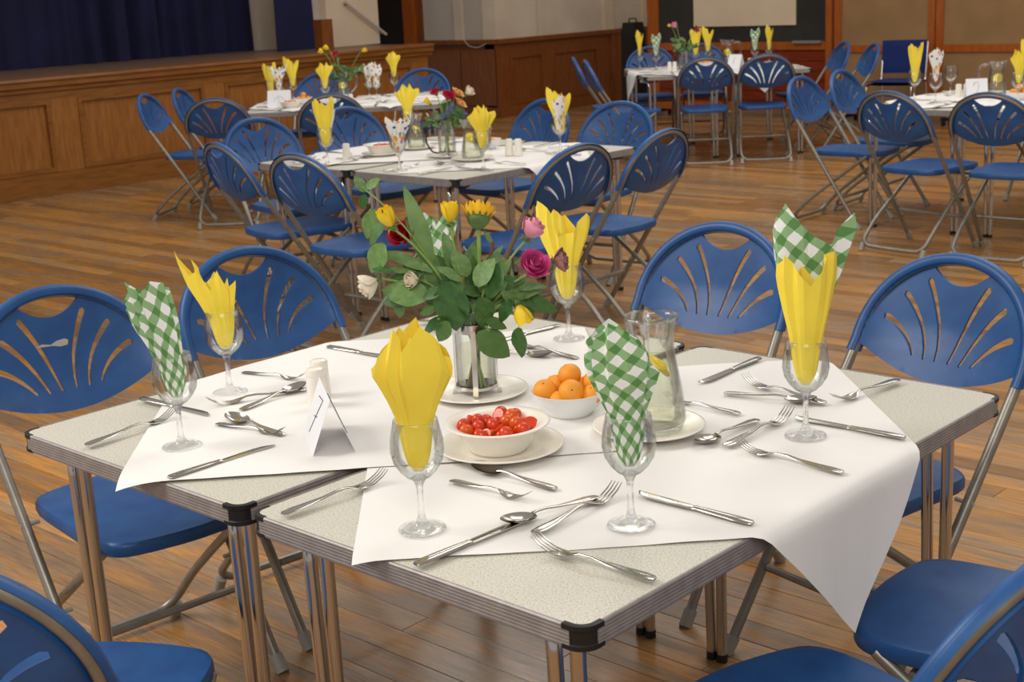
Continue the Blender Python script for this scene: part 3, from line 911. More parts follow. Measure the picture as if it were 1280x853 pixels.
for i, (T, nm, la, lb) in enumerate(TN[1:]):
    (ax, ay, asz), (bx, by, bsz) = PP[i]
    paper(T, ax, ay, asz, PI/4+.03*i, 0, 'white paper square on the right half of %s' % nm, 'white paper squares on '+nm, 10+i, n=34)
    paper(T, bx, by, bsz, PI/4-.04*i, .003, 'white paper square on the left half of %s' % nm, 'white paper squares on '+nm, 20+i, n=34)

# ------------------------------------------------------------------ cutlery (lies along +Y from handle end to tip, z=0 is the surface)
def make_fork(L=.205, name='fork'):
    t = empty(name); s = L/.205
    m = MB()
    h = [(0, .004, .010, .002), (.004, .0045, .018, .003), (.02, .0055, .020, .0032), (.05, .006, .016, .0034), (.08, .0075, .0095, .0038), (.105, .0105, .0065, .004), (.125, .0105, .0068, .0036), (.135, .008, .012, .003), (.142, .006, .021, .0024), (.150, .0042, .0245, .0022), (.160, .0035, .025, .0020)]
    m.loft([(a*s, b*s+.0005, c*s, d*s) for a, b, c, d in h], 12); m.build('handle', 'steel', t)
    m = MB()
    for k in range(4):
        x = (-.0098+k*.00653)
        m.loft([(.158*s, .0035*s+.0005, .0052*s, .002*s, x*s), (.175*s, .0050*s+.0005, .0036*s, .002*s, x*s), (.192*s, .012*s+.0005, .003*s, .0018*s, x*s*.98), (.205*s, .021*s+.0005, .0014*s, .001*s, x*s*.96)], 6)
    m.build('tines', 'steel', t)
    return t
def make_spoon(L=.182):
    t = empty('spoon'); m = MB()
    h = [(0, .004, .010, .002), (.004, .0045, .017, .003), (.02, .0055, .019, .0032), (.045, .006, .015, .0034), (.075, .0075, .009, .0038), (.10, .0105, .006, .004), (.115, .0105, .006, .0036), (.124, .0095, .009, .003)]
    m.loft(h, 12); m.build('handle', 'steel', t)
    m = MB()
    def bowl(off):
        def fn(u, v):
            r = v; a = 2*PI*u
            ex = math.sin(a)*.0195*r; ey = -math.cos(a)*.031*r
            wd = 1+.12*math.cos(a)
            rim = .0095+.006*(ey/.031)*.6
            z = rim-(1-r**2.2)*.0085+off+.0012
            return (ex*wd, .151+ey, max(.0008 if off < 0 else .0016, z))
        return fn
    m.grid(bowl(0), 24, 8, True); n0 = len(m.v); m.grid(bowl(-.0012), 24, 8, True)
    m.build('bowl', 'steel', t, sharp=70)
    return t
def make_knife(L=.215):
    t = empty('table_knife'); m = MB()
    m.loft([(0, .0045, .010, .004), (.004, .0045, .017, .0065), (.03, .0045, .0185, .0075), (.08, .0045, .015, .007), (.098, .0045, .0125, .006), (.102, .0045, .014, .0065), (.106, .0045, .012, .004)], 12)
    m.build('handle', 'steel', t)
    b = MB(); rings = []
    for y_, a, c in ((.104, -.006, .006), (.115, -.0085, .007), (.15, -.010, .0072), (.18, -.0105, .0075), (.198, -.0085, .0078), (.208, -.003, .0078), (.215, .005, .0075)):
        rings.append([(a, y_, .0038), ((a+c)/2, y_, .0055), (c, y_, .0052), (c, y_, .0032), ((a+c)/2, y_, .0028)])
    b.rings(rings); b.build('blade', 'steel', t, sharp=30)
    return t
fork0, dfork0, spoon0, knife0 = make_fork(), make_fork(.168, 'dessert_fork'), make_spoon(), make_knife()
SZ = TH+.0040
FG = 'cutlery on the front table'
cut = [
 ('K', -1.375, .253, 4, 'table knife behind the green napkin glass at the far left'),
 ('F', -1.196, .02, 95, 'dinner fork lying half on the bare laminate at the left end'),
 ('D', -1.362, .496, 12, 'dessert fork beside the shakers, behind the left yellow napkin glass'),
 ('F', -1.14, .49, -110, 'dinner fork touching the foot of the left yellow napkin glass'),
 ('S', -1.135, .322, 98, 'dessert spoon resting against a fork left of the salt shaker'),
 ('S', -.935, .268, 177, 'dessert spoon with its bowl up, just left of the number card'),
 ('D', -1.102, .241, 10, 'dessert fork crossing a spoon just left of the number card'),
 ('K', -.915, .008, 88, 'table knife on the paper in front of the left green napkin glass'),
 ('K', -1.049, 1.174, -98, 'table knife at the back edge, half hidden by the bouquet leaves'),
 ('F', -.823, .968, 173, 'dinner fork between the bouquet and the back yellow napkin glass'),
 ('S', -1.055, .909, 14, 'dessert spoon behind the orange fruit, below the bouquet leaves'),
 ('K', -.504, 1.179, -89, 'table knife right of the water jug near the back edge'),
 ('F', -.231, .975, 169, 'dinner fork right of the jug, behind the right yellow napkin glass'),
 ('S', -.423, .930, 13, 'dessert spoon overlapping a fork behind the right yellow napkin glass'),
 ('S', -.280, .825, -92, 'dessert spoon lying face down below the right yellow napkin glass'),
 ('F', -.244, .669, 90, 'dinner fork pointing at the foot of the right yellow napkin glass'),
 ('D', -.325, .836, 180, 'dessert fork whose handle sticks out behind the jug plate'),
 ('K', -.02, .876, -179, 'table knife passing in front of the right yellow napkin glass'),
 ('F', -.194, 1.187, -97, 'dinner fork across the paper edge near the back right corner'),
 ('F', -.018, .664, 177, 'dinner fork nearest the hanging corner of the paper'),
 ('S', -.345, .345, 180, 'dessert spoon lying against the plate under the tomato bowl'),
 ('D', -.512, .277, 2, 'dessert fork in front of the tomato bowl'),
 ('S', -.268, .355, -102, 'dessert spoon resting on the knife blade at the front'),
 ('F', -.250, .186, 92, 'dinner fork left of the front green napkin glass'),
 ('F', -.012, .161, 182, 'dinner fork on the bare laminate at the near corner'),
 ('K', -.016, .403, 179, 'table knife right of the front green napkin glass'),
 ('K', -.309, .004, 87, 'table knife at the near edge pointing under a spoon'),
 ('F', -.618, .015, 87, 'dinner fork on the left near edge beside the front yellow napkin glass'),
 ('K', -1.372, .743, 4, 'table knife at the left back edge behind the front yellow napkin'),
 ('F', -1.37, 1.03, 12, 'dinner fork near the far left corner, seen between glass and bouquet'),
]
src = dict(K=(knife0, 'knife'), F=(fork0, 'fork'), D=(dfork0, 'fork'), S=(spoon0, 'spoon'))
for k, x, y, a, lb in cut:
    s_, cat = src[k]
    copy_tree(s_, (x, y, SZ+(.0015 if k == 'S' and 'knife blade' in lb else 0)), math.radians(a-90), 'steel '+lb, cat, FG)

# ------------------------------------------------------------------ glassware
def make_goblet():
    t = empty('wine_glass')
    m = MB()   # foot and stem, solid
    m.lathe([(.0, .0012), (.028, .0006), (.0345, 0), (.0362, .0012), (.0355, .0028), (.028, .0040), (.018, .0062), (.0125, .0085), (.0095, .0120), (.0070, .018), (.0056, .024), (.0050, .035), (.0045, .055), (.0055, .070), (.0095, .078), (.0125, .082), (.0, .0835)], 32)
    m.build('stem_and_foot', 'solid', t, sharp=0)
    b = MB()
    outer = [(.010, .0795), (.018, .084), (.028, .094), (.0365, .108), (.0400, .124), (.0392, .140), (.0362, .157), (.0330, .172)]
    inner = [(r-.0012, z) for r, z in reversed(outer)]
    b.lathe(outer+[(.0324, .1728)]+inner[:-1]+[(.009, .0835)], 40)
    b.build('bowl', 'thin', t, sharp=0)
    return t
gob0 = make_goblet()
def glass(T, a, b, label, group, rz=0):
    x, y = put(T, a, b)
    return copy_tree(gob0, (x, y, TH+.0045), rz, label, 'glass', group)
def make_napkin_mesh(name, mat, rim, prof, bottom=.092, squash=.5, lean=(0, 0), seed=0, pleat=.22, stretch=None, two=None):
    """rim: list of (phi deg, top height, radial multiplier); prof: list of (height, radius)."""
    rg = random.Random(seed); m = MB(); uv = []
    def interp(lst, x, idx=1):
        if x <= lst[0][0]: return lst[0][idx]
        for p, q in zip(lst, lst[1:]):
            if x <= q[0]: return p[idx]+(q[idx]-p[idx])*(x-p[0])/(q[0]-p[0])
        return lst[-1][idx]
    def shell(rim, sc, zo, ph0):
        # columns run straight up to each corner of the paper; between them the sheet is folded flat
        rim = sorted(((p % 360, h_+zo, q) for p, h_, q in rim)); n = len(rim); K = 14
        ins = [rg.uniform(-.5, 1.0)*pleat for _ in range(n)]; tw = [rg.uniform(-5, 5) for _ in range(n)]
        def col(i, v):
            ph, H, rm = rim[i % n]; h = bottom+(H-bottom)*v
            r = interp(prof, h)*sc*(1+(rm-1)*max(0, (h-.15)/.12))
            a_ = math.radians(ph+tw[i % n]*v)
            return Vector((r*math.cos(a_), r*math.sin(a_)*squash, h))
        cols = []
        for i in range(n):
            for t_ in (0, .25, .5, .75):
                cc = []
                for j in range(K):
                    v = j/(K-1); p = col(i, v).lerp(col(i+1, v), t_)
                    d = math.hypot(p.x, p.y)
                    k = 1-ins[i]*(1-abs(2*t_-1))*(.25+v)*1.2
                    k += .03*math.sin(v*9+i*2.1)*v
                    kk = max(0, p.z-.14)
                    cc.append((p.x*k+lean[0]*kk, p.y*k+lean[1]*kk, p.z))
                cols.append((cc, (rim[i][0]+((rim[(i+1) % n][0]-rim[i][0]) % 360)*t_)/360*.22))
        o = len(m.v); N = len(cols)
        for ci in range(N+1):
            cc, u0 = cols[ci % N]
            if ci == N: u0 = cols[0][1]+.22
            for p in cc: m.v.append(p); uv.append((u0, p[2]))
        for ci in range(N):
            for j in range(K-1):
                a_ = o+ci*K+j; m.f.append((a_, a_+K, a_+K+1, a_+1))
    shell(rim, 1, 0, 0)
    if two is not None: shell([((p+38) % 360, h_-.012, q) for p, h_, q in rim], .72, 0, 1)
    if stretch:       # taller and wider above the rim of the glass
        kz, kr = stretch
        m.v = [(x*(1+(kr-1)*max(0, min(1, (z-.15)/.05))), y*(1+(kr-1)*max(0, min(1, (z-.15)/.05))), z if z < .15 else .15+(z-.15)*kz) for x, y, z in m.v]
    me = m.mesh(name, True, 14, uv)
    me.materials.append(MAT[mat])
    return me
NR = math.radians(43)
P0 = [(.09, .006), (.10, .014), (.12, .020), (.15, .025), (.172, .028)]
NM = {}
NM['a'] = make_napkin_mesh('napkin', 'yellow', [(180, .250, 1), (205, .27, 1), (232, .3125, 1), (262, .280, 1), (300, .315, 1), (335, .285, 1), (0, .262, 1), (40, .285, 1), (80, .320, 1), (120, .29, 1), (150, .27, 1)], P0+[(.195, .037), (.24, .059), (.26, .057), (.31, .040), (.34, .03)], seed=1, two=1, squash=.55)
NM['b'] = make_napkin_mesh('napkin', 'gingham', [(180, .275, 1), (205, .292, 1), (240, .312, 1), (275, .298, 1), (310, .27, 1), (345, .235, 1), (20, .23, 1), (60, .28, 1), (110, .31, 1), (150, .29, 1)], P0+[(.20, .039), (.235, .053), (.26, .052), (.32, .038)], seed=2, two=1, squash=.5, lean=(-.05, 0))
NM['c'] = make_napkin_mesh('napkin', 'yellow', [(180, .255, 1), (215, .268, 1), (245, .250, 1), (275, .232, 1), (305, .262, 1), (325, .270, 1), (0, .258, 1), (60, .24, 1), (120, .245, 1)], P0+[(.20, .034), (.24, .043), (.28, .043)], seed=3, two=1, squash=.55, stretch=(1.46, 1.17))
NM['d'] = make_napkin_mesh('napkin', 'yellow', [(175, .235, 1.1), (195, .255, 1.25), (220, .245, 1), (245, .205, 1), (290, .210, 1), (335, .235, 1.1), (0, .222, 1.1), (40, .20, 1), (90, .23, 1), (140, .22, 1)], P0+[(.19, .034), (.22, .042), (.26, .040)], seed=4, two=1, squash=.5, stretch=(1.6, 1.25))
NM['e'] = make_napkin_mesh('napkin', 'gingham', [(180, .225, 1), (210, .238, 1), (240, .262, 1), (262, .245, 1), (300, .262, 1), (330, .258, 1), (0, .25, .9), (60, .24, 1), (130, .25, 1)], P0+[(.20, .036), (.25, .041)], seed=5, two=1, squash=.5, lean=(-.28, 0), stretch=(1.43, 1.15))
NM['f'] = make_napkin_mesh('napkin', 'yellow', [(165, .225, 1.1), (183, .250, 1.35), (205, .215, 1), (232, .225, 1), (258, .195, 1), (290, .222, 1), (310, .19, 1), (350, .205, 1), (40, .19, 1), (90, .215, 1), (130, .195, 1)], P0+[(.20, .036), (.25, .042)], seed=6, two=1, squash=.5, lean=(-.12, 0), stretch=(1.5, 1.25))
NM['g'] = make_napkin_mesh('napkin', 'gingham', [(180, .22, 1.1), (215, .245, 1.1), (250, .21, 1), (300, .25, 1.1), (345, .225, 1.2), (60, .22, 1), (120, .24, 1)], P0+[(.20, .036), (.25, .045)], seed=7, two=1, stretch=(1.4, 1.15))
NM['h'] = make_napkin_mesh('napkin', 'gingham', [(172, .285, 1.05), (200, .300, 1.1), (232, .334, 1.1), (268, .305, 1), (290, .292, 1), (318, .280, 1.1), (350, .318, 1.5), (8, .285, 1.15), (60, .27, 1), (120, .29, 1)], [(.09, .004), (.15, .012), (.20, .024), (.24, .036), (.30, .044), (.33, .038)], seed=8, squash=.35, lean=(.0, .06), stretch=(1.39, 1.2))
NM['w'] = make_napkin_mesh('napkin', 'white', [(180, .22, 1.1), (215, .265, 1.1), (240, .23, 1), (280, .27, 1), (320, .235, 1.1), (350, .24, 1.2), (60, .22, 1), (120, .25, 1)], P0+[(.20, .036), (.26, .045)], seed=9, two=1)
NM['fl'] = make_napkin_mesh('napkin', 'floral', [(180, .24, 1.1), (205, .275, 1.2), (238, .23, 1), (275, .265, 1), (315, .24, 1.1), (345, .285, 1.35), (10, .24, 1.1), (60, .24, 1), (120, .26, 1)], P0+[(.20, .040), (.25, .055), (.30, .05)], seed=10, two=1, squash=.6)
NM['fl2'] = make_napkin_mesh('napkin', 'floral', [(160, .25, 1.3), (190, .26, 1.3), (238, .29, 1), (275, .245, 1), (315, .27, 1.1), (0, .235, 1), (60, .25, 1), (120, .26, 1)], P0+[(.20, .042), (.25, .052), (.30, .035)], seed=12, two=1, squash=.6)
NM['y2'] = make_napkin_mesh('napkin', 'yellow', [(180, .23, 1.4), (205, .235, 1.1), (240, .275, 1), (265, .24, 1), (295, .285, 1), (320, .25, 1), (345, .255, 1.5), (0, .225, 1.1), (60, .24, 1), (120, .28, 1)], P0+[(.20, .040), (.235, .052), (.29, .035)], seed=11, two=1, squash=.6)
def napkin(key, T, a, b, label, group, rz=0, z=0):
    x, y = put(T, a, b)
    o = bpy.data.objects.new('napkin', NM[key]); C.objects.link(o)
    o.location = (x, y, TH+.005+z); o.rotation_euler = (0, 0, NR+rz)
    return tag(o, label, 'napkin', group)
GG = 'glasses on the front table'; NG = 'napkins in the front glasses'
for key, a, b, lg, ln in [
    ('a', -.402, .107, 'stemmed wine glass at the front left holding the big yellow napkin', 'yellow paper napkin opened wide in the front left glass'),
    ('b', -.160, .301, 'stemmed wine glass at the front centre holding a green gingham napkin', 'green and white gingham napkin in front of the water jug'),
    ('c', -.167, .800, 'stemmed wine glass at the right holding a yellow and a gingham napkin', 'tall yellow paper napkin in the glass at the right'),
    ('d', -.957, 1.10, 'stemmed wine glass at the back edge, right of the bouquet', 'yellow paper napkin beside the pink roses'),
    ('e', -1.048, .126, 'stemmed wine glass at the left front holding a gingham napkin', 'green gingham napkin in the leftmost glass'),
    ('f', -1.265, .392, 'stemmed wine glass at the left holding a pointed yellow napkin', 'yellow paper napkin with a long left point, second from left'),
    ('g', -1.283, 1.02, 'stemmed wine glass mostly hidden behind the bouquet', 'green gingham napkin mostly hidden behind the bouquet')]:
    glass(G1, a, b, lg, GG); napkin(key, G1, a, b, ln, NG, rz=0 if key not in 'g' else .4)
napkin('h', G1, -.167+.006*-.7, .800+.006, 'green gingham napkin rising behind the yellow one in the right-hand glass', NG, z=.0)

# ------------------------------------------------------------------ crockery
def make_plate(r, name='plate'):
    m = MB()
    m.lathe([(0, .002), (r*.55, .002), (r*.58, 0), (r*.62, 0), (r*.64, .003), (r*.80, .0075), (r*.97, .0125), (r, .0140), (r*.995, .0160), (r*.96, .0155), (r*.80, .0115), (r*.66, .0072), (r*.60, .0062), (0, .0060)], 56)
    return m.mesh(name, True, 0)
plate_s = make_plate(.1); plate_s.materials.append(MAT['porcelain'])
def plate(T, a, b, label, group, sc=1):
    x, y = put(T, a, b); o = link('plate', plate_s, None, None, (x, y, TH+.0045), 0); o.scale = (sc, sc, 1)
    return tag(o, label, 'plate', group)
PG = 'plates on the front table'
plate(G1, -.82, .66, 'cream side plate under the glass of flowers', PG)
plate(G1, -.552, .44, 'cream plate under the bowl of tomatoes', PG, 1.1)
plate(G1, -.405, .668, 'cream plate under the water jug', PG)
def bowl_mesh(prof, n=56):
    m = MB(); m.lathe(prof, n); return m.mesh('bowl', True, 0)
tbm = bowl_mesh([(0, .003), (.040, .002), (.043, 0), (.046, 0), (.048, .004), (.060, .022), (.067, .036), (.072, .040), (.084, .044), (.0855, .0455), (.084, .047), (.072, .0445), (.065, .041), (.058, .026), (.046, .009), (0, .007)])
tbm.materials.append(MAT['porcelain'])
ofm = bowl_mesh([(0, .003), (.032, .002), (.035, 0), (.038, 0), (.040, .004), (.053, .016), (.062, .031), (.0665, .043), (.068, .0445), (.0665, .0445), (.060, .033), (.050, .018), (.037, .009), (0, .007)])
ofm.materials.append(MAT['porcelain2'])
def bowl(me, T, a, b, z, label, group=None):
    x, y = put(T, a, b); o = link('bowl', me, None, None, (x, y, z), 0); o.scale = (1.07, 1.07, 1.07); return tag(o, label, 'bowl', group)
bowl(tbm, G1, -.55, .432, TH+.0115, 'cream rimmed bowl of halved cherry tomatoes on a plate')
bowl(ofm, G1, -.593, .672, TH+.0045, 'deep white bowl piled with small orange fruit')
# fruit
om = MB(); om.grid(lambda u, v: (math.cos(2*PI*u)*math.sin(PI*(.001+.998*v))*1.0, math.sin(2*PI*u)*math.sin(PI*(.001+.998*v))*1.0, -.93*math.cos(PI*(.001+.998*v))*(1-.05*math.sin(PI*v)**8)+(.05*(1-min(1, abs(v-1)*12)))*-1), 24, 14, True)
ome = om.mesh('orange_fruit', True, 0); ome.materials.append(MAT['orange'])
sm = MB().lathe([(0, 0), (.10, .0), (.12, .03), (.06, .05), (0, .05)], 8); sme = sm.mesh('stalk_scar', True, 30); sme.materials.append(MAT['stembrown'])
def orange(T, a, b, z, r, label, group, tilt=(0, 0, 0), scar=True):
    x, y = put(T, a, b); o = link('orange_fruit', ome, None, None, (x, y, z), tilt); o.scale = (r, r, r)
    tag(o, label, 'fruit', group)
    if scar:
        s_ = link('stalk_scar', sme, None, o, (0, 0, .90)); s_.scale = (.6, .6, .6)
    return o
OG = 'small orange fruit in the white bowl'
bx0, by0 = -.593, .672
rv = Vector((.73, .68)); bk = Vector((-.68, .73))
def rel(s_, d): v = rv*s_+bk*d; return bx0+v.x, by0+v.y
zb = TH+.0045
for s_, d, z, r, tl, lb in [(-.0395, -.006, .043, .0190, (.5, .3, 0), 'leftmost orange fruit in the white bowl'),
    (.003, .016, .062, .0190, (.2, -.3, 0), 'topmost orange fruit in the white bowl'),
    (.003, -.026, .044, .0205, (1.1, .1, .74), 'yellowish orange fruit at the front of the white bowl, stalk scar facing us'),
    (.042, .004, .051, .0180, (.2, .5, 0), 'orange fruit at the right side of the white bowl, upper one'),
    (.037, -.027, .038, .0165, (.4, .2, 0), 'orange fruit at the right front of the white bowl, low by the rim'),
    (.028, .018, .040, .0175, (0, 0, 0), 'orange fruit wedged low between the top and right fruit'),
    (-.018, -.022, .031, .0150, (0, 0, 1), 'orange fruit peeping low between the left and front fruit'),
    (-.020, .026, .042, .0180, (0, .2, 0), 'orange fruit at the back left, almost hidden by the pile')]:
    x, y = rel(s_*1.12, d*1.12); orange(G1, x, y, zb+z*1.12, r*1.17, lb, OG, tl)
tm = MB(); tm.grid(lambda u, v: (math.cos(2*PI*u)*math.sin(PI*(.001+.998*v)), math.sin(2*PI*u)*math.sin(PI*(.001+.998*v)), -math.cos(PI*(.001+.998*v))*.92), 16, 10, True)
tme = tm.mesh('cherry_tomato', True, 0); tme.materials.append(MAT['tomato'])
hm = MB(); hm.grid(lambda u, v: (math.cos(2*PI*u)*math.sin(PI/2*(.002+.998*v)), math.sin(2*PI*u)*math.sin(PI/2*(.002+.998*v)), -math.cos(PI/2*(.002+.998*v))*1.15), 16, 7, True); hm.lathe([(1, 0), (.93, .02), (.5, -.03), (0, -.01)], 16)
hme = hm.mesh('tomato_half', True, 50); hme.materials.append(MAT['tomato'])
rt_ = random.Random(5)
tp = []
for ring, n, z in ((.0, 1, .036), (.022, 6, .035), (.044, 11, .036), (.058, 9, .0435), (.016, 3, .049), (.036, 6, .0475)):
    for k in range(n):
        a = 2*PI*k/n+rt_.uniform(-.2, .2)+ring*40
        tp.append((-.55+ring*math.cos(a), .432+ring*math.sin(a), TH+.0115+z+rt_.uniform(-.002, .002)))
for i, (x, y, z) in enumerate(tp):
    half = i % 3 == 1
    o = link('tomato_half' if half else 'cherry_tomato', hme if half else tme, None, None, (x, y, z), (rt_.uniform(-.9, .9), rt_.uniform(-.9, .9), rt_.uniform(0, 6)))
    r = rt_.uniform(.0108, .0128); o.scale = (r, r, r*(1.2 if not half else 1))
    tag(o, ('halved cherry tomato showing its cut face' if half else 'red cherry tomato')+' in the cream bowl on the front table', 'tomato', 'halved cherry tomatoes in the cream bowl' if half else 'whole cherry tomatoes in the cream bowl')

# shakers
skm = MB().lathe([(0, 0), (.0175, 0), (.0180, .002), (.0168, .03), (.0160, .050), (.0158, .054), (.0150, .0555), (.0158, .057), (.0158, .066), (.0140, .070), (.008, .0715), (0, .072)], 32).mesh('shaker', True, 50)
skm.materials.append(MAT['porcelain'])
hl = MB()
for k in range(5):
    a = 2*PI*k/5; hl.lathe([(0, 0), (.0009, 0), (.0009, .0005), (0, .0006)], 6, (.005*math.cos(a), .005*math.sin(a), .0712))
hlm = hl.mesh('pour_hole', False); hlm.materials.append(MAT['black'])
def shaker(T, a, b, label, group):
    x, y = put(T, a, b); o = link('shaker', skm, None, None, (x, y, TH+.0045)); o.scale = (1.12, 1.12, 1.1); link('pour_holes', hlm, None, o); return tag(o, label, 'shaker', group)
shaker(G1, -1.032, .430, 'white porcelain shaker, the nearer of two behind the number card', 'shakers on the front table')
shaker(G1, -1.076, .476, 'white porcelain shaker, the farther of two behind the number card', 'shakers on the front table')

# number cards
def curve_text(s, size, ext=.0002):
    c = bpy.data.curves.new('txt', 'FONT'); c.body = s; c.size = size; c.extrude = ext; c.align_x = 'CENTER'; c.align_y = 'CENTER'
    o = bpy.data.objects.new('txt', c); C.objects.link(o)
    dg = bpy.context.evaluated_depsgraph_get(); me = bpy.data.meshes.new_from_object(o.evaluated_get(dg))
    bpy.data.objects.remove(o); return me
def tent(T, a, b, rz, length, spread, h, digit, label, strokes=None):
    x, y = put(T, a, b); t = empty('number_card', (x, y, TH+.0045), T[2]+rz)
    tag(t, label, 'card', 'table number cards')
    th = .0006
    for s in (-1, 1):
        m = MB(); p0 = Vector((s*spread/2, 0, 0)); p1 = Vector((0, 0, h))
        nrm = Vector((s*h, 0, spread/2)).normalized()*th
        vs = []
        for yy in (-length/2, length/2):
            for p in (p0, p1, p1-nrm, p0-nrm): vs.append((p.x, yy, p.z))
        m.add(vs, [(0, 1, 2, 3), (7, 6, 5, 4), (0, 4, 5, 1), (1, 5, 6, 2), (2, 6, 7, 3), (3, 7, 4, 0)])
        pn = m.build('card_panel', 'card', t, smooth=False)
        if s == 1 or digit != '2':
            g = MB()
            # hand-drawn figure strokes, in panel coordinates (u along the card, v up the slope)
            S = strokes
            q = Vector((-s*spread/2, 0, h)); ql = q.length; q.normalize()
            for st in S:
                pts = []
                for u, v in st:
                    yy = (u if s == 1 else -u)*length/2
                    p = Vector((s*spread/2, yy, 0))+q*(v*ql)+nrm*.5
                    pts.append(p)
                g.tube(pts, .0010*h/.1, 6, fillet=.004, flat=.35)
            g.build('number', 'ink', pn)
    return t
seven = [[(-.32, .80), (.30, .84), (.02, .50), (-.22, .16)], [(-.24, .46), (.22, .52)]]
two = [[(-.34, .68), (-.2, .84), (.1, .86), (.2, .7), (0, .45), (-.3, .2), (-.1, .18), (.42, .22)]]
ca = tent(G1, -.848, .302, 0, .158, .075, .098, '7', 'white folded number card standing left of the tomato bowl', seven)
ca.rotation_euler = (0, 0, math.atan2(.086, -.131)+PI/2+PI)

# ------------------------------------------------------------------ jugs
def make_jug(fill=.125, H=.20):
    t = empty('water_jug')
    s = H/.20
    prof = [(.050, .004), (.0555, .015), (.0560, .03), (.0510, .07), (.0430, .115), (.0385, .140), (.0380, .150), (.0405, .170), (.0450, .190), (.0470, .1985)]
    N = 48
    def rad(r, z, a):
        k = max(0, (z-.150)/.05)
        sp = math.exp(-((a-PI)/.38)**2)          # pouring lip on the far side from the handle
        nk = math.exp(-((abs(a-PI)-.62)/.3)**2)
        return r+k*(.020*sp-.006*nk), z+k*k*.010*sp
    m = MB(); rings = []
    for r, z in prof:
        rings.append([(lambda q: (q[0]*s*math.cos(2*PI*i/N), q[0]*s*math.sin(2*PI*i/N), q[1]*s))(rad(r, z, 2*PI*i/N)) for i in range(N)])
    inner = []
    for r, z in reversed(prof[1:]):
        inner.append([(lambda q: ((q[0]-.0022)*s*math.cos(2*PI*i/N), (q[0]-.0022)*s*math.sin(2*PI*i/N), q[1]*s))(rad(r, z, 2*PI*i/N)) for i in range(N)])
    base = [[(.050*s*math.cos(2*PI*i/N)*k, .050*s*math.sin(2*PI*i/N)*k, .0) for i in range(N)] for k in (.02, .97)]
    floor_ = [[(.046*s*math.cos(2*PI*i/N)*k, .046*s*math.sin(2*PI*i/N)*k, .009*s) for i in range(N)] for k in (.98, .02)]
    m.rings(base+rings+inner+floor_)
    m.build('jug_body', 'jugglass', t, sharp=0)
    w_ = MB(); zs = [.0095, .02, .035, .07, .1, fill]
    def ir(z):
        for p, q in zip(prof, prof[1:]):
            if z <= q[1]: return p[0]+(q[0]-p[0])*(z-p[1])/(q[1]-p[1])-.0030
        return .04
    w_.lathe([(0, .0095*s)]+[(ir(z)*s*(.93 if z < .01 else 1), z*s) for z in zs]+[(0, fill*s)], 32)
    w_.build('water', 'water', t, sharp=35)
    for k, (a, tl, zz) in enumerate(((3.5, .5, -.006), (2.2, 1.35, -.020), (4.6, .9, -.016))):
        l = MB().lathe([(0, -.0025), (.021, -.0025), (.0225, 0), (.021, .0025), (0, .0025)], 20)
        l.build('lemon_slice', 'lemon', t, rot=(tl, .3*k-.2, 0), loc=(.014*s*math.cos(a), .014*s*math.sin(a), (fill+zz)*s))
    h = MB().tube([(.044*s, 0, .180*s), (.085*s, 0, .185*s), (.10*s, 0, .15*s), (.085*s, 0, .085*s), (.052*s, 0, .055*s)], .0055*s, 10, fillet=.03*s, flat=1.3)
    h.build('handle', 'solid', t)
    return t
jug0 = make_jug()
def jug(T, a, b, z, rz, label, group=None, sc=1):
    x, y = put(T, a, b); o = copy_tree(jug0, (x, y, z), rz, label, 'jug', group); o.scale = (sc, sc, sc); return o
jug(G1, -.398, .672, TH+.0115, math.radians(133), 'glass water jug with lemon slices on the front table', None, 1.03)

# ------------------------------------------------------------------ flowers
def petal(m, R0, H, open_, phi, wd, cup=1.0, base=(0, 0, 0), ax=None, n=5, tip=.25, curl=0.0):
    """one petal patch of a cup-shaped bloom; axis +z from base."""
    def fn(u, v):
        a = phi+(u-.5)*wd*(1-tip*v**3) if True else 0
        wv = math.sin(PI*min(1, .16+v*.60))**.6
        a = phi+(u-.5)*wd*wv
        r = R0*(math.sin(PI/2*min(1, v*1.25))*(1-.0)+open_*v*v)*cup
        z = H*(v-.10*((u-.5)*2)**2*v*1.6)+curl*v**4*-H
        return (base[0]+r*math.cos(a), base[1]+r*math.sin(a), base[2]+z)
    m.grid(fn, n, 7)
def rose_mesh(name, mat, R=.018, H=.030, n=14, op=.35, seed=0):
    rg = random.Random(seed); m = MB()
    for k in range(n):
        f = (k+1)/n
        petal(m, R*(.22+.78*f), H*(1.05-.15*f), op*f*f, k*2.4, 2.7-.6*f, n=7, curl=.1*f)
    me = m.mesh(name, True, 0); me.materials.append(MAT[mat]); return me
def tulip_mesh(name, mat, R=.013, H=.034, op=-.15):
    m = MB()
    for k in range(6):
        petal(m, R*(1 if k % 2 else .88), H*(1 if k % 2 else 1.04), op, k*PI/3, 1.75, n=7, tip=.45)
    me = m.mesh(name, True, 0); me.materials.append(MAT[mat]); return me
def leaf_mesh(L=1.0, Wd=.5, fold=.18, droop=.35, twist=.1):
    m = MB()
    def fn(u, v):
        s = (u-.5)*2
        w = Wd/2*math.sin(PI*min(1, v*.94+.04))**.8*(1-.35*v)*1.25
        if v > .97: w *= .1
        return (s*w+math.sin(v*3)*twist*.1, v*L*(1-.1*droop), -droop*v*v*L+fold*abs(s)*w+.015*math.sin(v*14)*abs(s))
    m.grid(fn, 5, 9); 
    k = len(m.v)
    me = m.mesh('leaf', True, 0); return me
LM = []
for mt in ('leaf', 'leafpale'):
    for args in ((1, .56, .12, .18, .1), (1, .64, .08, .3, -.2), (1, .36, .16, .22, .3)):
        me = leaf_mesh(*args); me.materials.append(MAT[mt]); LM.append(me)
for args in ((1, .20, .12, .15, .2),):
    me = leaf_mesh(*args); me.materials.append(MAT['leafpale']); LM.append(me)
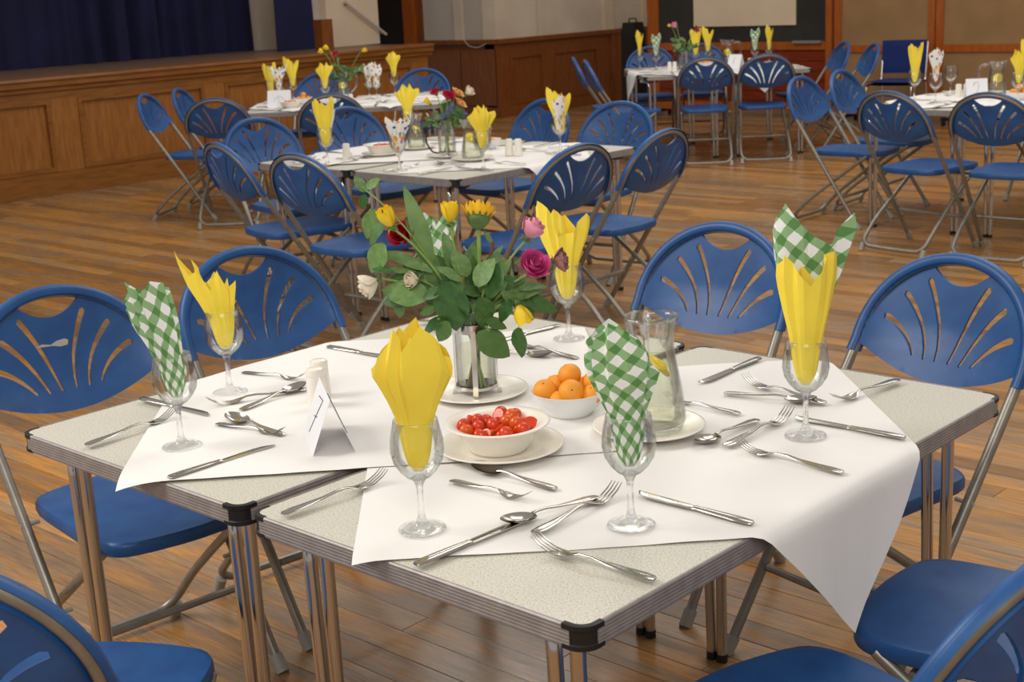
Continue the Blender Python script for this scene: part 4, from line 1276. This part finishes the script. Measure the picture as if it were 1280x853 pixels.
BM = dict(pink=rose_mesh('bloom', 'pink', .019, .034, 16, .30), pale=rose_mesh('bloom', 'palepink', .018, .036, 13, .10), white=rose_mesh('bloom', 'whitepetal', .019, .036, 12, .15),
          red=rose_mesh('bloom', 'redpetal', .020, .032, 14, .5), peach=rose_mesh('bloom', 'peach', .017, .022, 16, .7), dried=rose_mesh('bloom', 'dried', .019, .026, 14, .2),
          tulip=tulip_mesh('bloom', 'tulip'), ytul=tulip_mesh('bloom', 'tulip', .0145, .036, -.05))
def sun_meshes():
    d = MB().lathe([(0, -.004), (.016, -.006), (.022, 0), (.020, .005), (.010, .007), (0, .006)], 24); dm = d.mesh('disc', True, 0); dm.materials.append(MAT['sundisc'])
    p = MB()
    for ring, n, L, lift in ((0, 18, .030, 1.05), (1, 16, .029, 1.3)):
        for k in range(n):
            a = 2*PI*(k+.5*ring)/n+R.uniform(-.05, .05); LL = L*R.uniform(.85, 1.1); lf = lift+R.uniform(-.2, .2)
            def fn(u, v, a=a, LL=LL, lf=lf):
                w = .0055*math.sin(PI*min(1, v*.9+.08))**.7
                r = .019+LL*v*math.cos(lf); z = LL*v*math.sin(lf)+.002*abs(u-.5)
                return ((r)*math.cos(a)-(u-.5)*2*w*math.sin(a), r*math.sin(a)+(u-.5)*2*w*math.cos(a), z)
            p.grid(fn, 3, 6)
    pm_ = p.mesh('petals', True, 0); pm_.materials.append(MAT['sunpetal'])
    c = MB().lathe([(0, -.020), (.006, -.019), (.015, -.013), (.021, -.004), (.0225, .002), (.019, .003), (0, 0)], 20)
    for k in range(26):
        a = 2*PI*k/13+(.24 if k > 12 else 0); z0 = -.010 if k > 12 else -.002
        def fn(u, v, a=a, z0=z0):
            w = .0045*(1-v)**.6; r = .019+.010*v*(1 if z0 > -.005 else .6)-(.003 if z0 < -.005 else 0)
            return (r*math.cos(a)-(u-.5)*2*w*math.sin(a), r*math.sin(a)+(u-.5)*2*w*math.cos(a), z0+v*.012)
        c.grid(fn, 3, 4)
    cm = c.mesh('calyx', True, 0); cm.materials.append(MAT['sepal'])
    return dm, pm_, cm
SUN = sun_meshes()
cal = MB()
cal.lathe([(0, -.004), (.005, -.003), (.0065, .002), (.004, .005), (0, .005)], 10)
for k in range(5):
    a0 = 2*PI*k/5
    cal.grid(lambda u, v, a=a0: ((.006+.010*v)*math.cos(a)-(u-.5)*.008*(1-v)*math.sin(a), (.006+.010*v)*math.sin(a)+(u-.5)*.008*(1-v)*math.cos(a), .002+v*.004-.010*v*v), 3, 5)
calm = cal.mesh('calyx', True, 0); calm.materials.append(MAT['sepal'])
def bez(a, b, c, n=9):
    return [a*(1-t)**2+b*2*t*(1-t)+c*t*t for t in [i/(n-1) for i in range(n)]]
def orient(d):
    return Vector(d).to_track_quat('Z', 'Y').to_euler()
def flower(name, base, neck, head, kind, label, group, axis=None, scale=1, stem_r=.0022, stemmat='stem', cat='flower', leaves=()):
    """thing at the stem base; stem, bloom (> calyx) and leaves are its parts."""
    base, neck, head = Vector(base), Vector(neck), Vector(head)
    t = empty(name, base); tag(t, label, cat, group)
    n_, h_ = neck-base, head-base
    mid = n_+(h_-n_)*.45+Vector((0, 0, (h_-n_).length*.22))
    ax = Vector(axis) if axis is not None else (h_-mid).normalized()
    ax.normalize()
    end = h_-ax*.004*scale
    path = [Vector((0, 0, 0)), n_]+bez(n_, mid, end, 8)[1:]
    MB().tube(fillet_path(path, .02), stem_r, 7).build('stem', stemmat, t)
    e = orient(ax)
    if kind == 'sun':
        b = link('calyx', SUN[2], None, t, h_, e); b.scale = (scale,)*3
        for nm, me in (('disc', SUN[0]), ('petals', SUN[1])):
            o = link(nm, me, None, t, h_, e); o.scale = (scale,)*3
    elif kind:
        o = link('bloom', BM[kind], None, t, h_, e); o.scale = (scale,)*3
        link('calyx', calm, None, o)
    for lp, ld, ls, li in leaves:
        p = path[min(len(path)-1, lp)] if isinstance(lp, int) else Vector(lp)-base
        o = link('leaf', LM[li], None, t, p, None); o.scale = (ls,)*3
        yv = Vector(ld).normalized(); zr = ((CP-(base+p)).normalized()*R.uniform(.45, 1.0)+Vector((0, 0, 1))*R.uniform(.2, .8)+Vector((R.uniform(-.4, .4), R.uniform(-.4, .4), 0)))
        xv = yv.cross(zr).normalized(); zv = xv.cross(yv)
        o.rotation_euler = Matrix((xv, yv, zv)).transposed().to_euler()
    return t
VC = Vector((-.82, .66, 0)); RV = Vector((.73, .68, 0)); BV = Vector((-.68, .73, 0)); UP = Vector((0, 0, 1))
def bp3(px, py, d=0):
    """point seen at pixel (px,py) at depth offset d behind the vase's plane"""
    dr = fw+r2*((px-640)/1745.4)-u2*((py-426.5)/1745.4)
    p0 = VC+BV*d; n = BV
    t = (p0-CP).dot(n)/dr.dot(n); return CP+dr*t
BG = 'flowers in the glass on the front table'
def neckp(head, k=.5):
    d = (Vector(head)-VC); d.z = 0
    if d.length > .02: d = d.normalized()*.02
    return VC+d*k*1.6+UP*(TH+.155)
def basep(head):
    d = (Vector(head)-VC); d.z = 0; d = d.normalized()*.017 if d.length > .001 else d
    return VC-d+UP*(TH+.022)
def L_(px, py, d, s, dirpx, li, dd=0):  # leaf by start pixel -> tip pixel
    a = bp3(px, py, d); b = bp3(dirpx[0], dirpx[1], d+dd); return (a, b-a, (b-a).length*1.05 if s is None else s, li)
F = []
def addf(name, px, py, d, kind, label, axis=None, scale=1, leaves=(), **kw):
    h = bp3(px, py, d); b = basep(h); n = neckp(h)
    return flower(name, b, n, h, kind, label, BG, axis, scale, leaves=leaves, **kw)
addf('tulip', 492, 285, -.02, 'ytul', 'yellow tulip at the left of the bouquet beside a tall leaf', RV*-.35+UP*.75-BV*.2, 1.2, leaves=[L_(480, 305, -.02, None, (458, 340), 4), L_(520, 340, -.02, None, (470, 335), 6)])
addf('tulip', 563, 281, 0, 'ytul', 'yellow tulip standing upright beside the sunflower', UP, 1.2, leaves=[L_(567, 340, .0, None, (556, 292), 5), L_(575, 345, 0, None, (600, 300), 5)])
addf('sunflower', 598, 274, 0, 'sun', 'sunflower seen from the side at the top of the bouquet', UP*1+RV*.12+BV*.45, 1.02, stem_r=.0042)
addf('rose', 658, 299, -.02, 'pale', 'pink rose, the upper of the two at the right of the bouquet', UP*.8+RV*.45-BV*.1, 1.25, leaves=[L_(643, 330, -.02, None, (660, 318), 2)])
addf('rose', 665, 340, -.04, 'pink', 'deep pink open rose, the lower of the two at the right', UP*.55+RV*.2-BV*.6, 1.35, leaves=[L_(640, 372, -.03, None, (678, 350), 4)])
addf('peony', 690, 328, -.03, 'dried', 'dried brownish pink peony in front of a yellow napkin', RV*1+UP*.25-BV*.2, 1.2, stemmat='stem', leaves=[L_(683, 340, -.04, None, (696, 322), 4)])
addf('rose', 474, 350, -.03, 'white', 'ivory rose hanging at the far left of the bouquet', RV*-.8-UP*.35-BV*.2, 1.2, leaves=[L_(492, 340, -.03, None, (466, 334), 2)])
addf('rose', 524, 350, -.03, 'white', 'small ivory rose half hidden among the leaves', RV*-.7+UP*.1-BV*.5, .85)
addf('carnation', 506, 297, .03, 'red', 'crimson bloom behind the left yellow tulip', UP*.5-BV*.7-RV*.3, 1.0)
addf('rose', 646, 378, -.05, 'ytul', 'yellow rose bud drooping at the lower right of the bouquet', -UP*.9+RV*.35-BV*.2, 1.25, leaves=[L_(640, 375, -.05, None, (622, 402), 0), L_(640, 372, -.05, None, (665, 395), 2)])
# tall leafy sprigs: bare stems with large leaves placed where the photo shows them
SG = 'leafy stems in the glass on the front table'
def sprig(px, py, d, label, leaves, **kw):
    h = bp3(px, py, d); return flower('leafy_stem', basep(h), neckp(h), h, None, label, SG, None, 1, leaves=leaves, cat='foliage', **kw)
sprig(449, 232, 0, 'thin stem of bright pointed leaves rising at the top left of the bouquet', [L_(456, 240, 0, None, (444, 220), 3), L_(458, 236, 0, None, (473, 222), 3), L_(456, 243, 0, None, (452, 262), 0), L_(470, 262, 0, None, (456, 298), 3), L_(478, 258, -.01, None, (484, 270), 0), L_(482, 272, -.01, None, (458, 304), 0)], stem_r=.0016)
sprig(520, 330, 0, 'long strap-like tulip leaf standing tall at the left of the bouquet', [L_(540, 335, 0, None, (504, 236), 6), L_(558, 385, -.01, None, (516, 275), 6), L_(540, 340, -.02, None, (468, 308), 6), L_(552, 392, -.02, None, (500, 330), 6)])
sprig(500, 355, -.04, 'stem with a broad pale leaf below the ivory rose', [L_(535, 372, -.05, None, (480, 354), 4), L_(530, 345, -.02, None, (486, 348), 0), L_(500, 362, -.03, None, (492, 398), 1), L_(528, 368, -.02, None, (478, 375), 0)])
sprig(560, 370, -.06, 'stem with a big dark leaf hanging over the front of the glass', [L_(560, 352, -.07, None, (565, 418), 1), L_(552, 362, -.06, None, (528, 372), 0), L_(575, 352, -.06, None, (548, 330), 3), L_(600, 372, -.06, None, (612, 412), 1)])
sprig(610, 350, -.05, 'upright leafy stem in the middle of the bouquet below the sunflower', [L_(612, 372, -.05, None, (622, 328), 0), L_(596, 358, -.05, None, (612, 322), 4), L_(618, 360, -.03, None, (648, 346), 0), L_(585, 345, -.02, None, (570, 312), 4), L_(600, 352, 0, None, (596, 318), 0)])
sprig(664, 372, -.03, 'arching stem with narrow leaves at the right of the bouquet', [L_(650, 368, -.03, None, (699, 388), 2), L_(648, 362, -.03, None, (680, 352), 5), L_(664, 372, -.03, None, (664, 402), 2), L_(640, 380, -.04, None, (628, 348), 3)])
sprig(612, 415, -.06, 'stem with two large dark leaves overhanging the right of the glass', [L_(596, 418, -.06, None, (640, 444), 1), L_(650, 410, -.07, None, (644, 448), 1), L_(606, 400, -.05, None, (634, 408), 0), L_(596, 396, -.05, None, (612, 380), 0)])
sprig(545, 400, -.05, 'low stem of leaves at the left of the glass rim', [L_(556, 398, -.05, None, (527, 414), 0), L_(560, 402, -.06, None, (546, 428), 1), L_(545, 385, -.04, None, (524, 392), 3), L_(560, 385, -.03, None, (538, 352), 0), L_(572, 380, -.06, None, (590, 402), 0)])
sprig(580, 330, .02, 'leafy stem filling the back of the bouquet', [L_(570, 360, .02, None, (545, 318), 0), L_(590, 360, .03, None, (632, 322), 4), L_(600, 370, .03, None, (650, 352), 0), L_(560, 372, .03, None, (522, 340), 4), L_(610, 385, .03, None, (640, 372), 3)])
sprig(618, 300, .01, 'red-brown woody stem with a withered tip beside the sunflower', [L_(614, 305, .01, None, (606, 288), 5), L_(612, 330, .01, None, (625, 306), 5)], stemmat='stembrown', stem_r=.0032)

rb = random.Random(99)
for k, (px, py) in enumerate(((540, 345), (572, 330), (606, 335), (640, 360), (590, 362))):
    h = bp3(px, py, rb.uniform(-.03, .05)); n0 = neckp(h); lv = []
    for q in range(8):
        p = n0.lerp(h, rb.uniform(.2, 1.0)); dr = RV*rb.uniform(-1, 1)+BV*rb.uniform(-.5, .5)+UP*rb.uniform(-.5, 1)
        lv.append((p, dr, rb.uniform(.035, .065), rb.choice((0, 0, 2, 3, 5, 6))))
    flower('leafy_stem', basep(h), n0, h, None, ('left', 'inner left', 'inner right', 'right', 'central')[k]+' short leafy stem low in the bouquet on the front table', SG, None, 1, leaves=lv, cat='foliage')
# glass coffee-press beaker used as a vase
def make_press(handle=True, band='chrome'):
    t = empty('coffee_press')
    g = MB().lathe([(0, .008), (.0325, .008), (.0345, .011), (.0350, .02), (.0350, .148), (.0362, .152), (.0352, .1525), (.0335, .148), (.0335, .02), (.031, .0115), (0, .0115)], 40)
    g.build('beaker', 'jugglass', t, sharp=0)
    w_ = MB().lathe([(0, .012), (.0305, .0125), (.0328, .02), (.0328, .085), (0, .085)], 32); w_.build('water', 'water', t, sharp=35)
    b = MB(); b.lathe([(.0358, .112), (.0366, .1125), (.0368, .128), (.0358, .1285), (.0358, .112)], 40)
    b.build('top_band', band, t, sharp=30)
    r = MB().lathe([(.0352, .010), (.0366, .0105), (.0366, .0155), (.0352, .016), (.0352, .010)], 40); r.build('base_ring', band, t, sharp=30)
    for k in range(4):
        a = PI/4+k*PI/2+.75
        M4 = Matrix.Rotation(a, 4, 'Z')
        s_ = MB()
        s_.box((.0360, -.0045, .010), (.0375, .0045, .118), M4)
        s_.rings([[M4 @ Vector((x, y, z)) for x, y in ((.0355, -.0045), (.0375+f, -.0045), (.0375+f, .0045), (.0355, .0045))] for z, f in ((0, .006), (.004, .005), (.018, .0))])
        s_.build('strap', band, t, smooth=False)
    if handle:
        MB().tube([(-.037, 0, .122), (-.075, 0, .120), (-.088, 0, .09), (-.085, 0, .05), (-.062, 0, .016), (-.038, 0, .012)], .0062, 8, fillet=.03, flat=.6).build('handle', 'black', t)
    return t
press0 = make_press()
def press(T, a, b, z, rz, label, group=None):
    x, y = put(T, a, b); o = copy_tree(press0, (x, y, z), rz, label, 'vase', group); o.scale = (1.12, 1.12, 1.12); return o
pv = press(G1, -.82, .66, TH+.0115, math.radians(-47), 'glass coffee press in a chrome frame used as the vase on the front table')

# ------------------------------------------------------------------ the other tables
def setting_spots():
    """cutlery for eight seats of a table pair, in table coordinates: (kind, x, y, deg, seat)"""
    s = []
    for cy, q in ((.33, 'nearer'), (.90, 'farther')):                       # long sides
        w1, w2 = 'right-hand side, %s seat' % q, 'left-hand side, %s seat' % q
        s += [('K', -.02, cy-.08, 180, w1), ('F', -.02, cy+.14, 178, w1), ('S', -.28, cy, 185, w1)]
        s += [('K', -WT+.02, cy+.10, 2, w2), ('F', -WT+.03, cy-.14, -3, w2), ('S', -WT+.28, cy, 8, w2)]
    for cx, q in ((-.36, 'right'), (-1.04, 'left')):                    # short sides
        w1, w2 = 'near side, %s seat' % q, 'far side, %s seat' % q
        s += [('K', cx+.11, .02, 90, w1), ('F', cx-.12, .02, 88, w1), ('D', cx-.05, .26, 4, w1)]
        s += [('K', cx-.11, 1.20, -90, w2), ('F', cx+.12, 1.20, -92, w2), ('S', cx, .98, 10, w2)]
    return s
rs = random.Random(21)
GN = {2: ('the middle table', G2), 3: ('the table by the stage', G3), 4: ('the blackboard table', G4), 5: ('the table numbered 2', G5)}
KN = dict(K='table knife', F='dinner fork', D='dessert fork', S='dessert spoon')
for gi, (nm, T) in GN.items():
    for k, a, b, d, seat in setting_spots():
        a += rs.uniform(-.015, .0) if a > -.5 else rs.uniform(0, .015); b += rs.uniform(-.015, .015)
        b = min(1.19, max(.03, b))
        x, y = put(T, a, b)
        g = KN[k].replace('knife', 'knive')+'s on '+nm
        plural = {'knife': 'knives'}
        copy_tree(src[k][0], (x, y, SZ+.001), T[2]+math.radians(d-90+rs.uniform(-6, 6)), 'steel %s on %s, %s' % (KN[k], nm, seat), src[k][1], g)
def pair(key, T, a, b, nlabel, glabel, nm, rz=0, z=0):
    glass(T, a, b, glabel, 'glasses on '+nm); napkin(key, T, a, b, nlabel, 'napkins on '+nm, rz, z)
n2 = 'the middle table'
pair('c', G2, -.97, .10, 'yellow napkin at the near left of the middle table, before a white one', 'wine glass with the near left yellow napkin of the middle table', n2, .3, -.01)
napkin('w', G2, -.975, .115, 'white napkin rising behind the near left yellow napkin of the middle table', 'napkins on '+n2, .3, .012)
pair('fl', G2, -.45, .09, 'citrus-print napkin at the near side of the middle table', 'wine glass with the near citrus-print napkin of the middle table', n2, .5, -.03)
pair('y2', G2, -1.33, .95, 'big yellow napkin at the far left of the middle table', 'wine glass with the far left yellow napkin of the middle table', n2, .1, .02)
pair('y2', G2, -.10, .27, 'yellow napkin with a curled tip at the near right of the middle table', 'wine glass with the near right yellow napkin of the middle table', n2, -.2)
pair('fl2', G2, -.21, .90, 'citrus-print napkin at the right end of the middle table', 'wine glass with the right-hand citrus-print napkin of the middle table', n2, 1.3, -.01)
napkin('d', G2, -.215, .91, 'yellow napkin poking up behind the right citrus-print napkin', 'napkins on '+n2, 0, -.01)
TZ = TH+.0045
plate(G2, -1.01, .71, 'plate under the left water jug of the middle table', 'plates on '+n2)
plate(G2, -.61, .54, 'plate under the flowers of the middle table', 'plates on '+n2)
plate(G2, -.40, .50, 'plate under the right water jug of the middle table', 'plates on '+n2)
plate(G2, -.98, .45, 'plate under the tomato bowl of the middle table', 'plates on '+n2)
jug(G2, -1.01, .71, TZ+.007, 2.3, 'glass water jug left of the flowers on the middle table', 'water jugs on '+n2, .85)
jug(G2, -.40, .50, TZ+.007, .73, 'glass water jug right of the flowers on the middle table', 'water jugs on '+n2, .9)
press(G2, -.61, .54, TZ+.007, NR, 'glass coffee press with a black handle used as a vase on the middle table')
bowl(tbm, G2, -.98, .45, TZ+.007, 'bowl of tomatoes on the middle table')
bowl(ofm, G2, -.66, .86, TZ, 'white fruit bowl behind the flowers of the middle table')
for k, (dx, dy, z) in enumerate(((-.03, 0, .035), (.03, 0, .035), (0, .03, .035), (0, -.03, .04), (0, 0, .065))):
    orange(G2, -.66+dx, .86+dy, TZ+z, .02, 'small orange fruit in the bowl on the middle table, the '+('left', 'right', 'back', 'front', 'top')[k]+' one', 'orange fruit on '+n2, (0, 0, k), False)
for k in range(12):
    a = k*2.4; r = .012*math.sqrt(k)
    x, y = put(G2, -.98+r*math.cos(a), .45+r*math.sin(a)); o = link('cherry_tomato', tme, None, None, (x, y, TZ+.007+.040)); o.scale = (.0115,)*3
    tag(o, 'cherry tomato in the bowl on the middle table', 'tomato', 'cherry tomatoes on '+n2)
shaker(G2, -.355, .70, 'white shaker right of the jugs on the middle table, the left one', 'shakers on '+n2)
shaker(G2, -.31, .715, 'white shaker right of the jugs on the middle table, the right one', 'shakers on '+n2)
shaker(G2, -1.02, .26, 'white shaker standing at the near left of the middle table', 'shakers on '+n2)
def bouquet(T, a, b, z, h, spec, nm, seed, spread=.07):
    rg = random.Random(seed); x0, y0 = put(T, a, b); c0 = Vector((x0, y0, 0))
    for i, (kind, s_, d, hh, lb, sc_) in enumerate(spec):
        head = c0+RV*s_+BV*d+UP*(z+hh); base = c0-RV*s_*.15+UP*(z+.02); nk = c0+RV*s_*.18+BV*d*.15+UP*(z+.13)
        ax = (RV*s_*2+UP*.14-BV*.05)
        flower({'tulip': 'tulip', 'ytul': 'tulip', 'sun': 'sunflower'}.get(kind, 'rose'), base, nk, head, kind, lb, 'flowers on '+nm, ax, sc_)
    for k in range(6):
        s_ = (-1+2*k/5)*spread*1.25; d = rg.uniform(-.04, .04); hh = h*rg.uniform(.62, .92)
        head = c0+RV*s_+BV*d+UP*(z+hh); base = c0-RV*s_*.15+UP*(z+.02); nk = c0+RV*s_*.18+UP*(z+.13)
        lv = []
        for q in range(7):
            p = nk.lerp(head, rg.uniform(.25, 1.0))
            dr = RV*rg.uniform(-1, 1)+BV*rg.uniform(-1, 1)+UP*rg.uniform(-.3, .9)
            lv.append((p, dr, rg.uniform(.045, .07), rg.choice((0, 0, 1, 2, 3))))
        flower('leafy_stem', base, nk, head, None, 'leafy green stem in the flowers on '+nm+', '+('leftmost', 'second from left', 'third from left', 'third from right', 'second from right', 'rightmost')[k], 'leafy stems on '+nm, None, 1, leaves=lv, cat='foliage')
bouquet(G2, -.61, .54, TZ+.007, .27, [
    ('red', .015, -.02, .265, 'crimson rose at the middle of the bouquet on the middle table', 1.25), ('red', -.035, .02, .285, 'crimson bloom at the top of the bouquet on the middle table', 1.0),
    ('ytul', -.065, -.02, .245, 'yellow tulip at the left of the bouquet on the middle table', 1.0), ('peach', .065, -.02, .235, 'lower peach bloom in the bouquet on the middle table', 1.3),
    ('peach', .055, .02, .28, 'upper peach bloom in the bouquet on the middle table', 1.3), ('white', .10, .03, .28, 'white bloom at the right of the bouquet on the middle table', 1.3)], n2, 31)
for k, (s_, hh) in enumerate(((.02, .215), (-.015, .195), (.085, .20), (.035, .235))):
    x0, y0 = put(G2, -.61, .54); c0 = Vector((x0, y0, 0)); head = c0+RV*s_-BV*.03+UP*(TZ+hh)
    t = empty('thistle', c0+UP*(TZ+.03)); tag(t, 'spiky blue thistle head in the flowers on the middle table, '+('middle', 'leftmost', 'rightmost', 'topmost')[k], 'flower', 'thistles on '+n2)
    m = MB(); rg = random.Random(k)
    for j in range(46):
        v = Vector((rg.gauss(0, 1), rg.gauss(0, 1), rg.gauss(0, 1))).normalized()
        m.tube([head-t.location, head-t.location+v*.030*rg.uniform(.6, 1)], .0014, 4, taper=(1, .3))
    m.build('spikes', 'thistle', t, smooth=False)
    MB().tube([(0, 0, 0), (RV*s_*.2+UP*.1), head-t.location], .002, 6).build('stem', 'stem', t)
# table by the stage
n3 = 'the table by the stage'
pair('c', G3, -1.30, .80, 'yellow napkin at the left end of the stage-side table', 'wine glass at the left end of the stage-side table, yellow napkin', n3, .2, -.02)
pair('fl', G3, -1.22, .66, 'citrus-print napkin at the left end of the stage-side table', 'wine glass with the left citrus-print napkin of the stage-side table', n3, .5, .01)
pair('d', G3, -1.15, .95, 'yellow napkin behind the fruit bowl of the stage-side table', 'wine glass behind the fruit bowl of the stage-side table', n3, .2, .02)
pair('y2', G3, -.86, .45, 'yellow napkin left of the vase on the stage-side table', 'wine glass left of the vase on the stage-side table', n3, .4, .02)
pair('fl', G3, -.56, .75, 'citrus-print napkin right of the vase on the stage-side table, left one', 'wine glass right of the vase on the stage-side table, left one', n3, .9, -.01)
pair('fl2', G3, -.50, .66, 'citrus-print napkin right of the vase on the stage-side table, right one', 'wine glass right of the vase on the stage-side table, right one', n3, .1, -.01)
pair('y2', G3, -.38, .99, 'yellow napkin at the far right of the stage-side table', 'wine glass at the far right of the stage-side table', n3, -.4, .05)
jug(G3, -.74, .61, TZ, .7, 'glass jug of flowers and lemon slices on the stage-side table', None, 1.1)
bowl(tbm, G3, -1.10, .27, TZ, 'tomato bowl beside the number card on the stage-side table')
for k in range(10):
    a = k*2.4; r = .012*math.sqrt(k)
    x, y = put(G3, -1.10+r*math.cos(a), .27+r*math.sin(a)); o = link('cherry_tomato', tme, None, None, (x, y, TZ+.042)); o.scale = (.0115,)*3
    tag(o, 'cherry tomato in the bowl on the stage-side table', 'tomato', 'cherry tomatoes on '+n3)
bowl(ofm, G3, -1.03, .53, TZ, 'fruit bowl on the stage-side table')
for k, (dx, dy, z) in enumerate(((-.035, 0, .04), (.035, 0, .04), (0, .03, .04), (0, -.035, .045), (0, 0, .07))):
    orange(G3, -1.03+dx, .53+dy, TZ+z, .021, 'small orange fruit in the bowl on the stage-side table, the '+('left', 'right', 'back', 'front', 'top')[k]+' one', 'orange fruit on '+n3, (0, 0, k), False)
shaker(G3, -.70, .22, 'white shaker on the stage-side table, the left one', 'shakers on '+n3); shaker(G3, -.665, .25, 'white shaker on the stage-side table, the right one', 'shakers on '+n3)
wave = [[(-.45, .35), (-.2, .62), (.15, .66), (.45, .42)], [(-.1, .62), (.02, .42)]]
tent(G3, -1.19, .41, -PI/2-.1, .17, .10, .12, '3', 'white number card with a scribbled figure on the stage-side table', wave)
bouquet(G3, -.74, .61, TZ, .33, [('ytul', -.12, .0, .36, 'yellow bloom leaning left out of the stage-side flowers', 1.3), ('ytul', -.085, .0, .38, 'yellow bloom high at the left of the stage-side flowers', 1.3), ('red', -.035, .02, .33, 'dark red bloom in the stage-side flowers', 1.2), ('ytul', .15, 0, .355, 'yellow bloom high at the right of the stage-side flowers', 1.2)], n3, 41, .12)
# table before the blackboard
n4 = 'the blackboard table'
pair('d', G4, -1.30, .90, 'yellow napkin at the left end of the blackboard table', 'wine glass at the left end of the blackboard table, yellow napkin', n4, 1, .03)
pair('g', G4, -1.18, .74, 'gingham napkin left of the flowers on the blackboard table', 'wine glass left of the flowers on the blackboard table', n4, .4, .03)
pair('c', G4, -.80, .92, 'yellow napkin right of the flowers on the blackboard table, left one', 'wine glass right of the flowers on the blackboard table, left one', n4, .1, .01)
pair('d', G4, -.68, .98, 'yellow napkin right of the flowers on the blackboard table, right one', 'wine glass right of the flowers on the blackboard table, right one', n4, .4, .03)
pair('g', G4, -.30, .80, 'gingham napkin at the right of the blackboard table', 'wine glass with the right gingham napkin of the blackboard table', n4, .4, .03)
pair('d', G4, -.15, .90, 'yellow napkin at the right end of the blackboard table', 'wine glass at the right end of the blackboard table', n4, .9, .02)
jug(G4, -.56, .68, TZ, .73, 'glass water jug on the blackboard table', None, 1.15)
press(G4, -.98, .52, TZ, NR, 'glass of flower stems on the blackboard table')
bouquet(G4, -.98, .52, TZ, .29, [('pale', -.055, 0, .36, 'pink bloom in the flowers on the blackboard table', 1.6), ('red', .10, 0, .33, 'red rose in the flowers on the blackboard table', 1.3), ('ytul', -.10, 0, .37, 'yellow bloom in the flowers on the blackboard table', .9)], n4, 51, .08)
shaker(G4, -1.10, .52, 'white shaker at the left of the blackboard table, the left one', 'shakers on '+n4); shaker(G4, -1.06, .50, 'white shaker at the left of the blackboard table, the right one', 'shakers on '+n4)
shaker(G4, -.42, .46, 'white shaker at the right of the blackboard table, the left one', 'shakers on '+n4); shaker(G4, -.38, .48, 'white shaker at the right of the blackboard table, the right one', 'shakers on '+n4)
one = [[(-.1, .3), (0, .8)]]
tent(G4, -.56, .38, .75, .13, .09, .12, '4', 'white number card with a faint figure on the blackboard table', one)
bowl(ofm, G4, -.76, .72, TZ, 'fruit bowl on the blackboard table')
for k, (dx, dy, z) in enumerate(((-.035, 0, .04), (.035, 0, .04), (0, .03, .04), (0, -.035, .045), (0, 0, .07))):
    orange(G4, -.76+dx, .72+dy, TZ+z, .021, 'small orange fruit in the bowl on the blackboard table, the '+('left', 'right', 'back', 'front', 'top')[k]+' one', 'orange fruit on '+n4, (0, 0, k), False)
# table numbered 2
n5 = 'the table numbered 2'
pair('c', G5, -1.30, .50, 'yellow napkin at the left end of the table numbered 2', 'wine glass at the left end of the table numbered 2', n5, .3, .01)
pair('fl2', G5, -1.07, .32, 'citrus-print napkin at the near side of the table numbered 2', 'wine glass with the citrus-print napkin of the table numbered 2', n5, .7, .03)
glass(G5, -1.25, .85, 'empty wine glass behind the citrus-print napkin of the table numbered 2', 'glasses on '+n5)
pair('y2', G5, -.62, .42, 'yellow napkin at the right photo edge, on the table numbered 2', 'wine glass at the right photo edge, on the table numbered 2', n5, .3, .02)
pair('d', G5, -.74, .80, 'yellow napkin behind the other at the right photo edge', 'second wine glass at the right photo edge on the table numbered 2', n5, .3, .02)
tent(G5, -.90, .48, -PI/2+.65, .12, .11, .13, '2', 'white folded card with a handwritten 2, right-hand table', two)
shaker(G5, -1.12, .70, 'white shaker behind the card reading 2, the left one', 'shakers on '+n5); shaker(G5, -1.08, .72, 'white shaker behind the card reading 2, the right one', 'shakers on '+n5)
jug(G5, -.90, .73, TZ, 3.87, 'glass jug with lemon slices behind the card reading 2', None, 1.05)
bowl(ofm, G5, -.70, .61, TZ, 'fruit bowl at the right photo edge on the table numbered 2')
for k, (dx, dy, z) in enumerate(((-.038, 0, .043), (.038, 0, .043), (0, .035, .043), (0, -.038, .046), (0, 0, .072))):
    orange(G5, -.70+dx, .61+dy, TZ+z, .0225, 'small orange fruit in the bowl at the right photo edge, the '+('left', 'right', 'back', 'front', 'top')[k]+' one', 'orange fruit on '+n5, (0, 0, k), False)
press(G5, -.66, .90, TZ, NR, 'coffee press vase with a black handle at the right photo edge')
bouquet(G5, -.66, .90, TZ, .30, [('pale', -.01, 0, .34, 'pink bloom at the right photo edge above the yellow napkin', 1.6), ('pink', .06, 0, .30, 'deep pink bloom beyond the right photo edge', 1.4)], n5, 61, .07)

for s_ in (fork0, dfork0, spoon0, knife0, gob0, jug0, press0): drop_tree(s_)
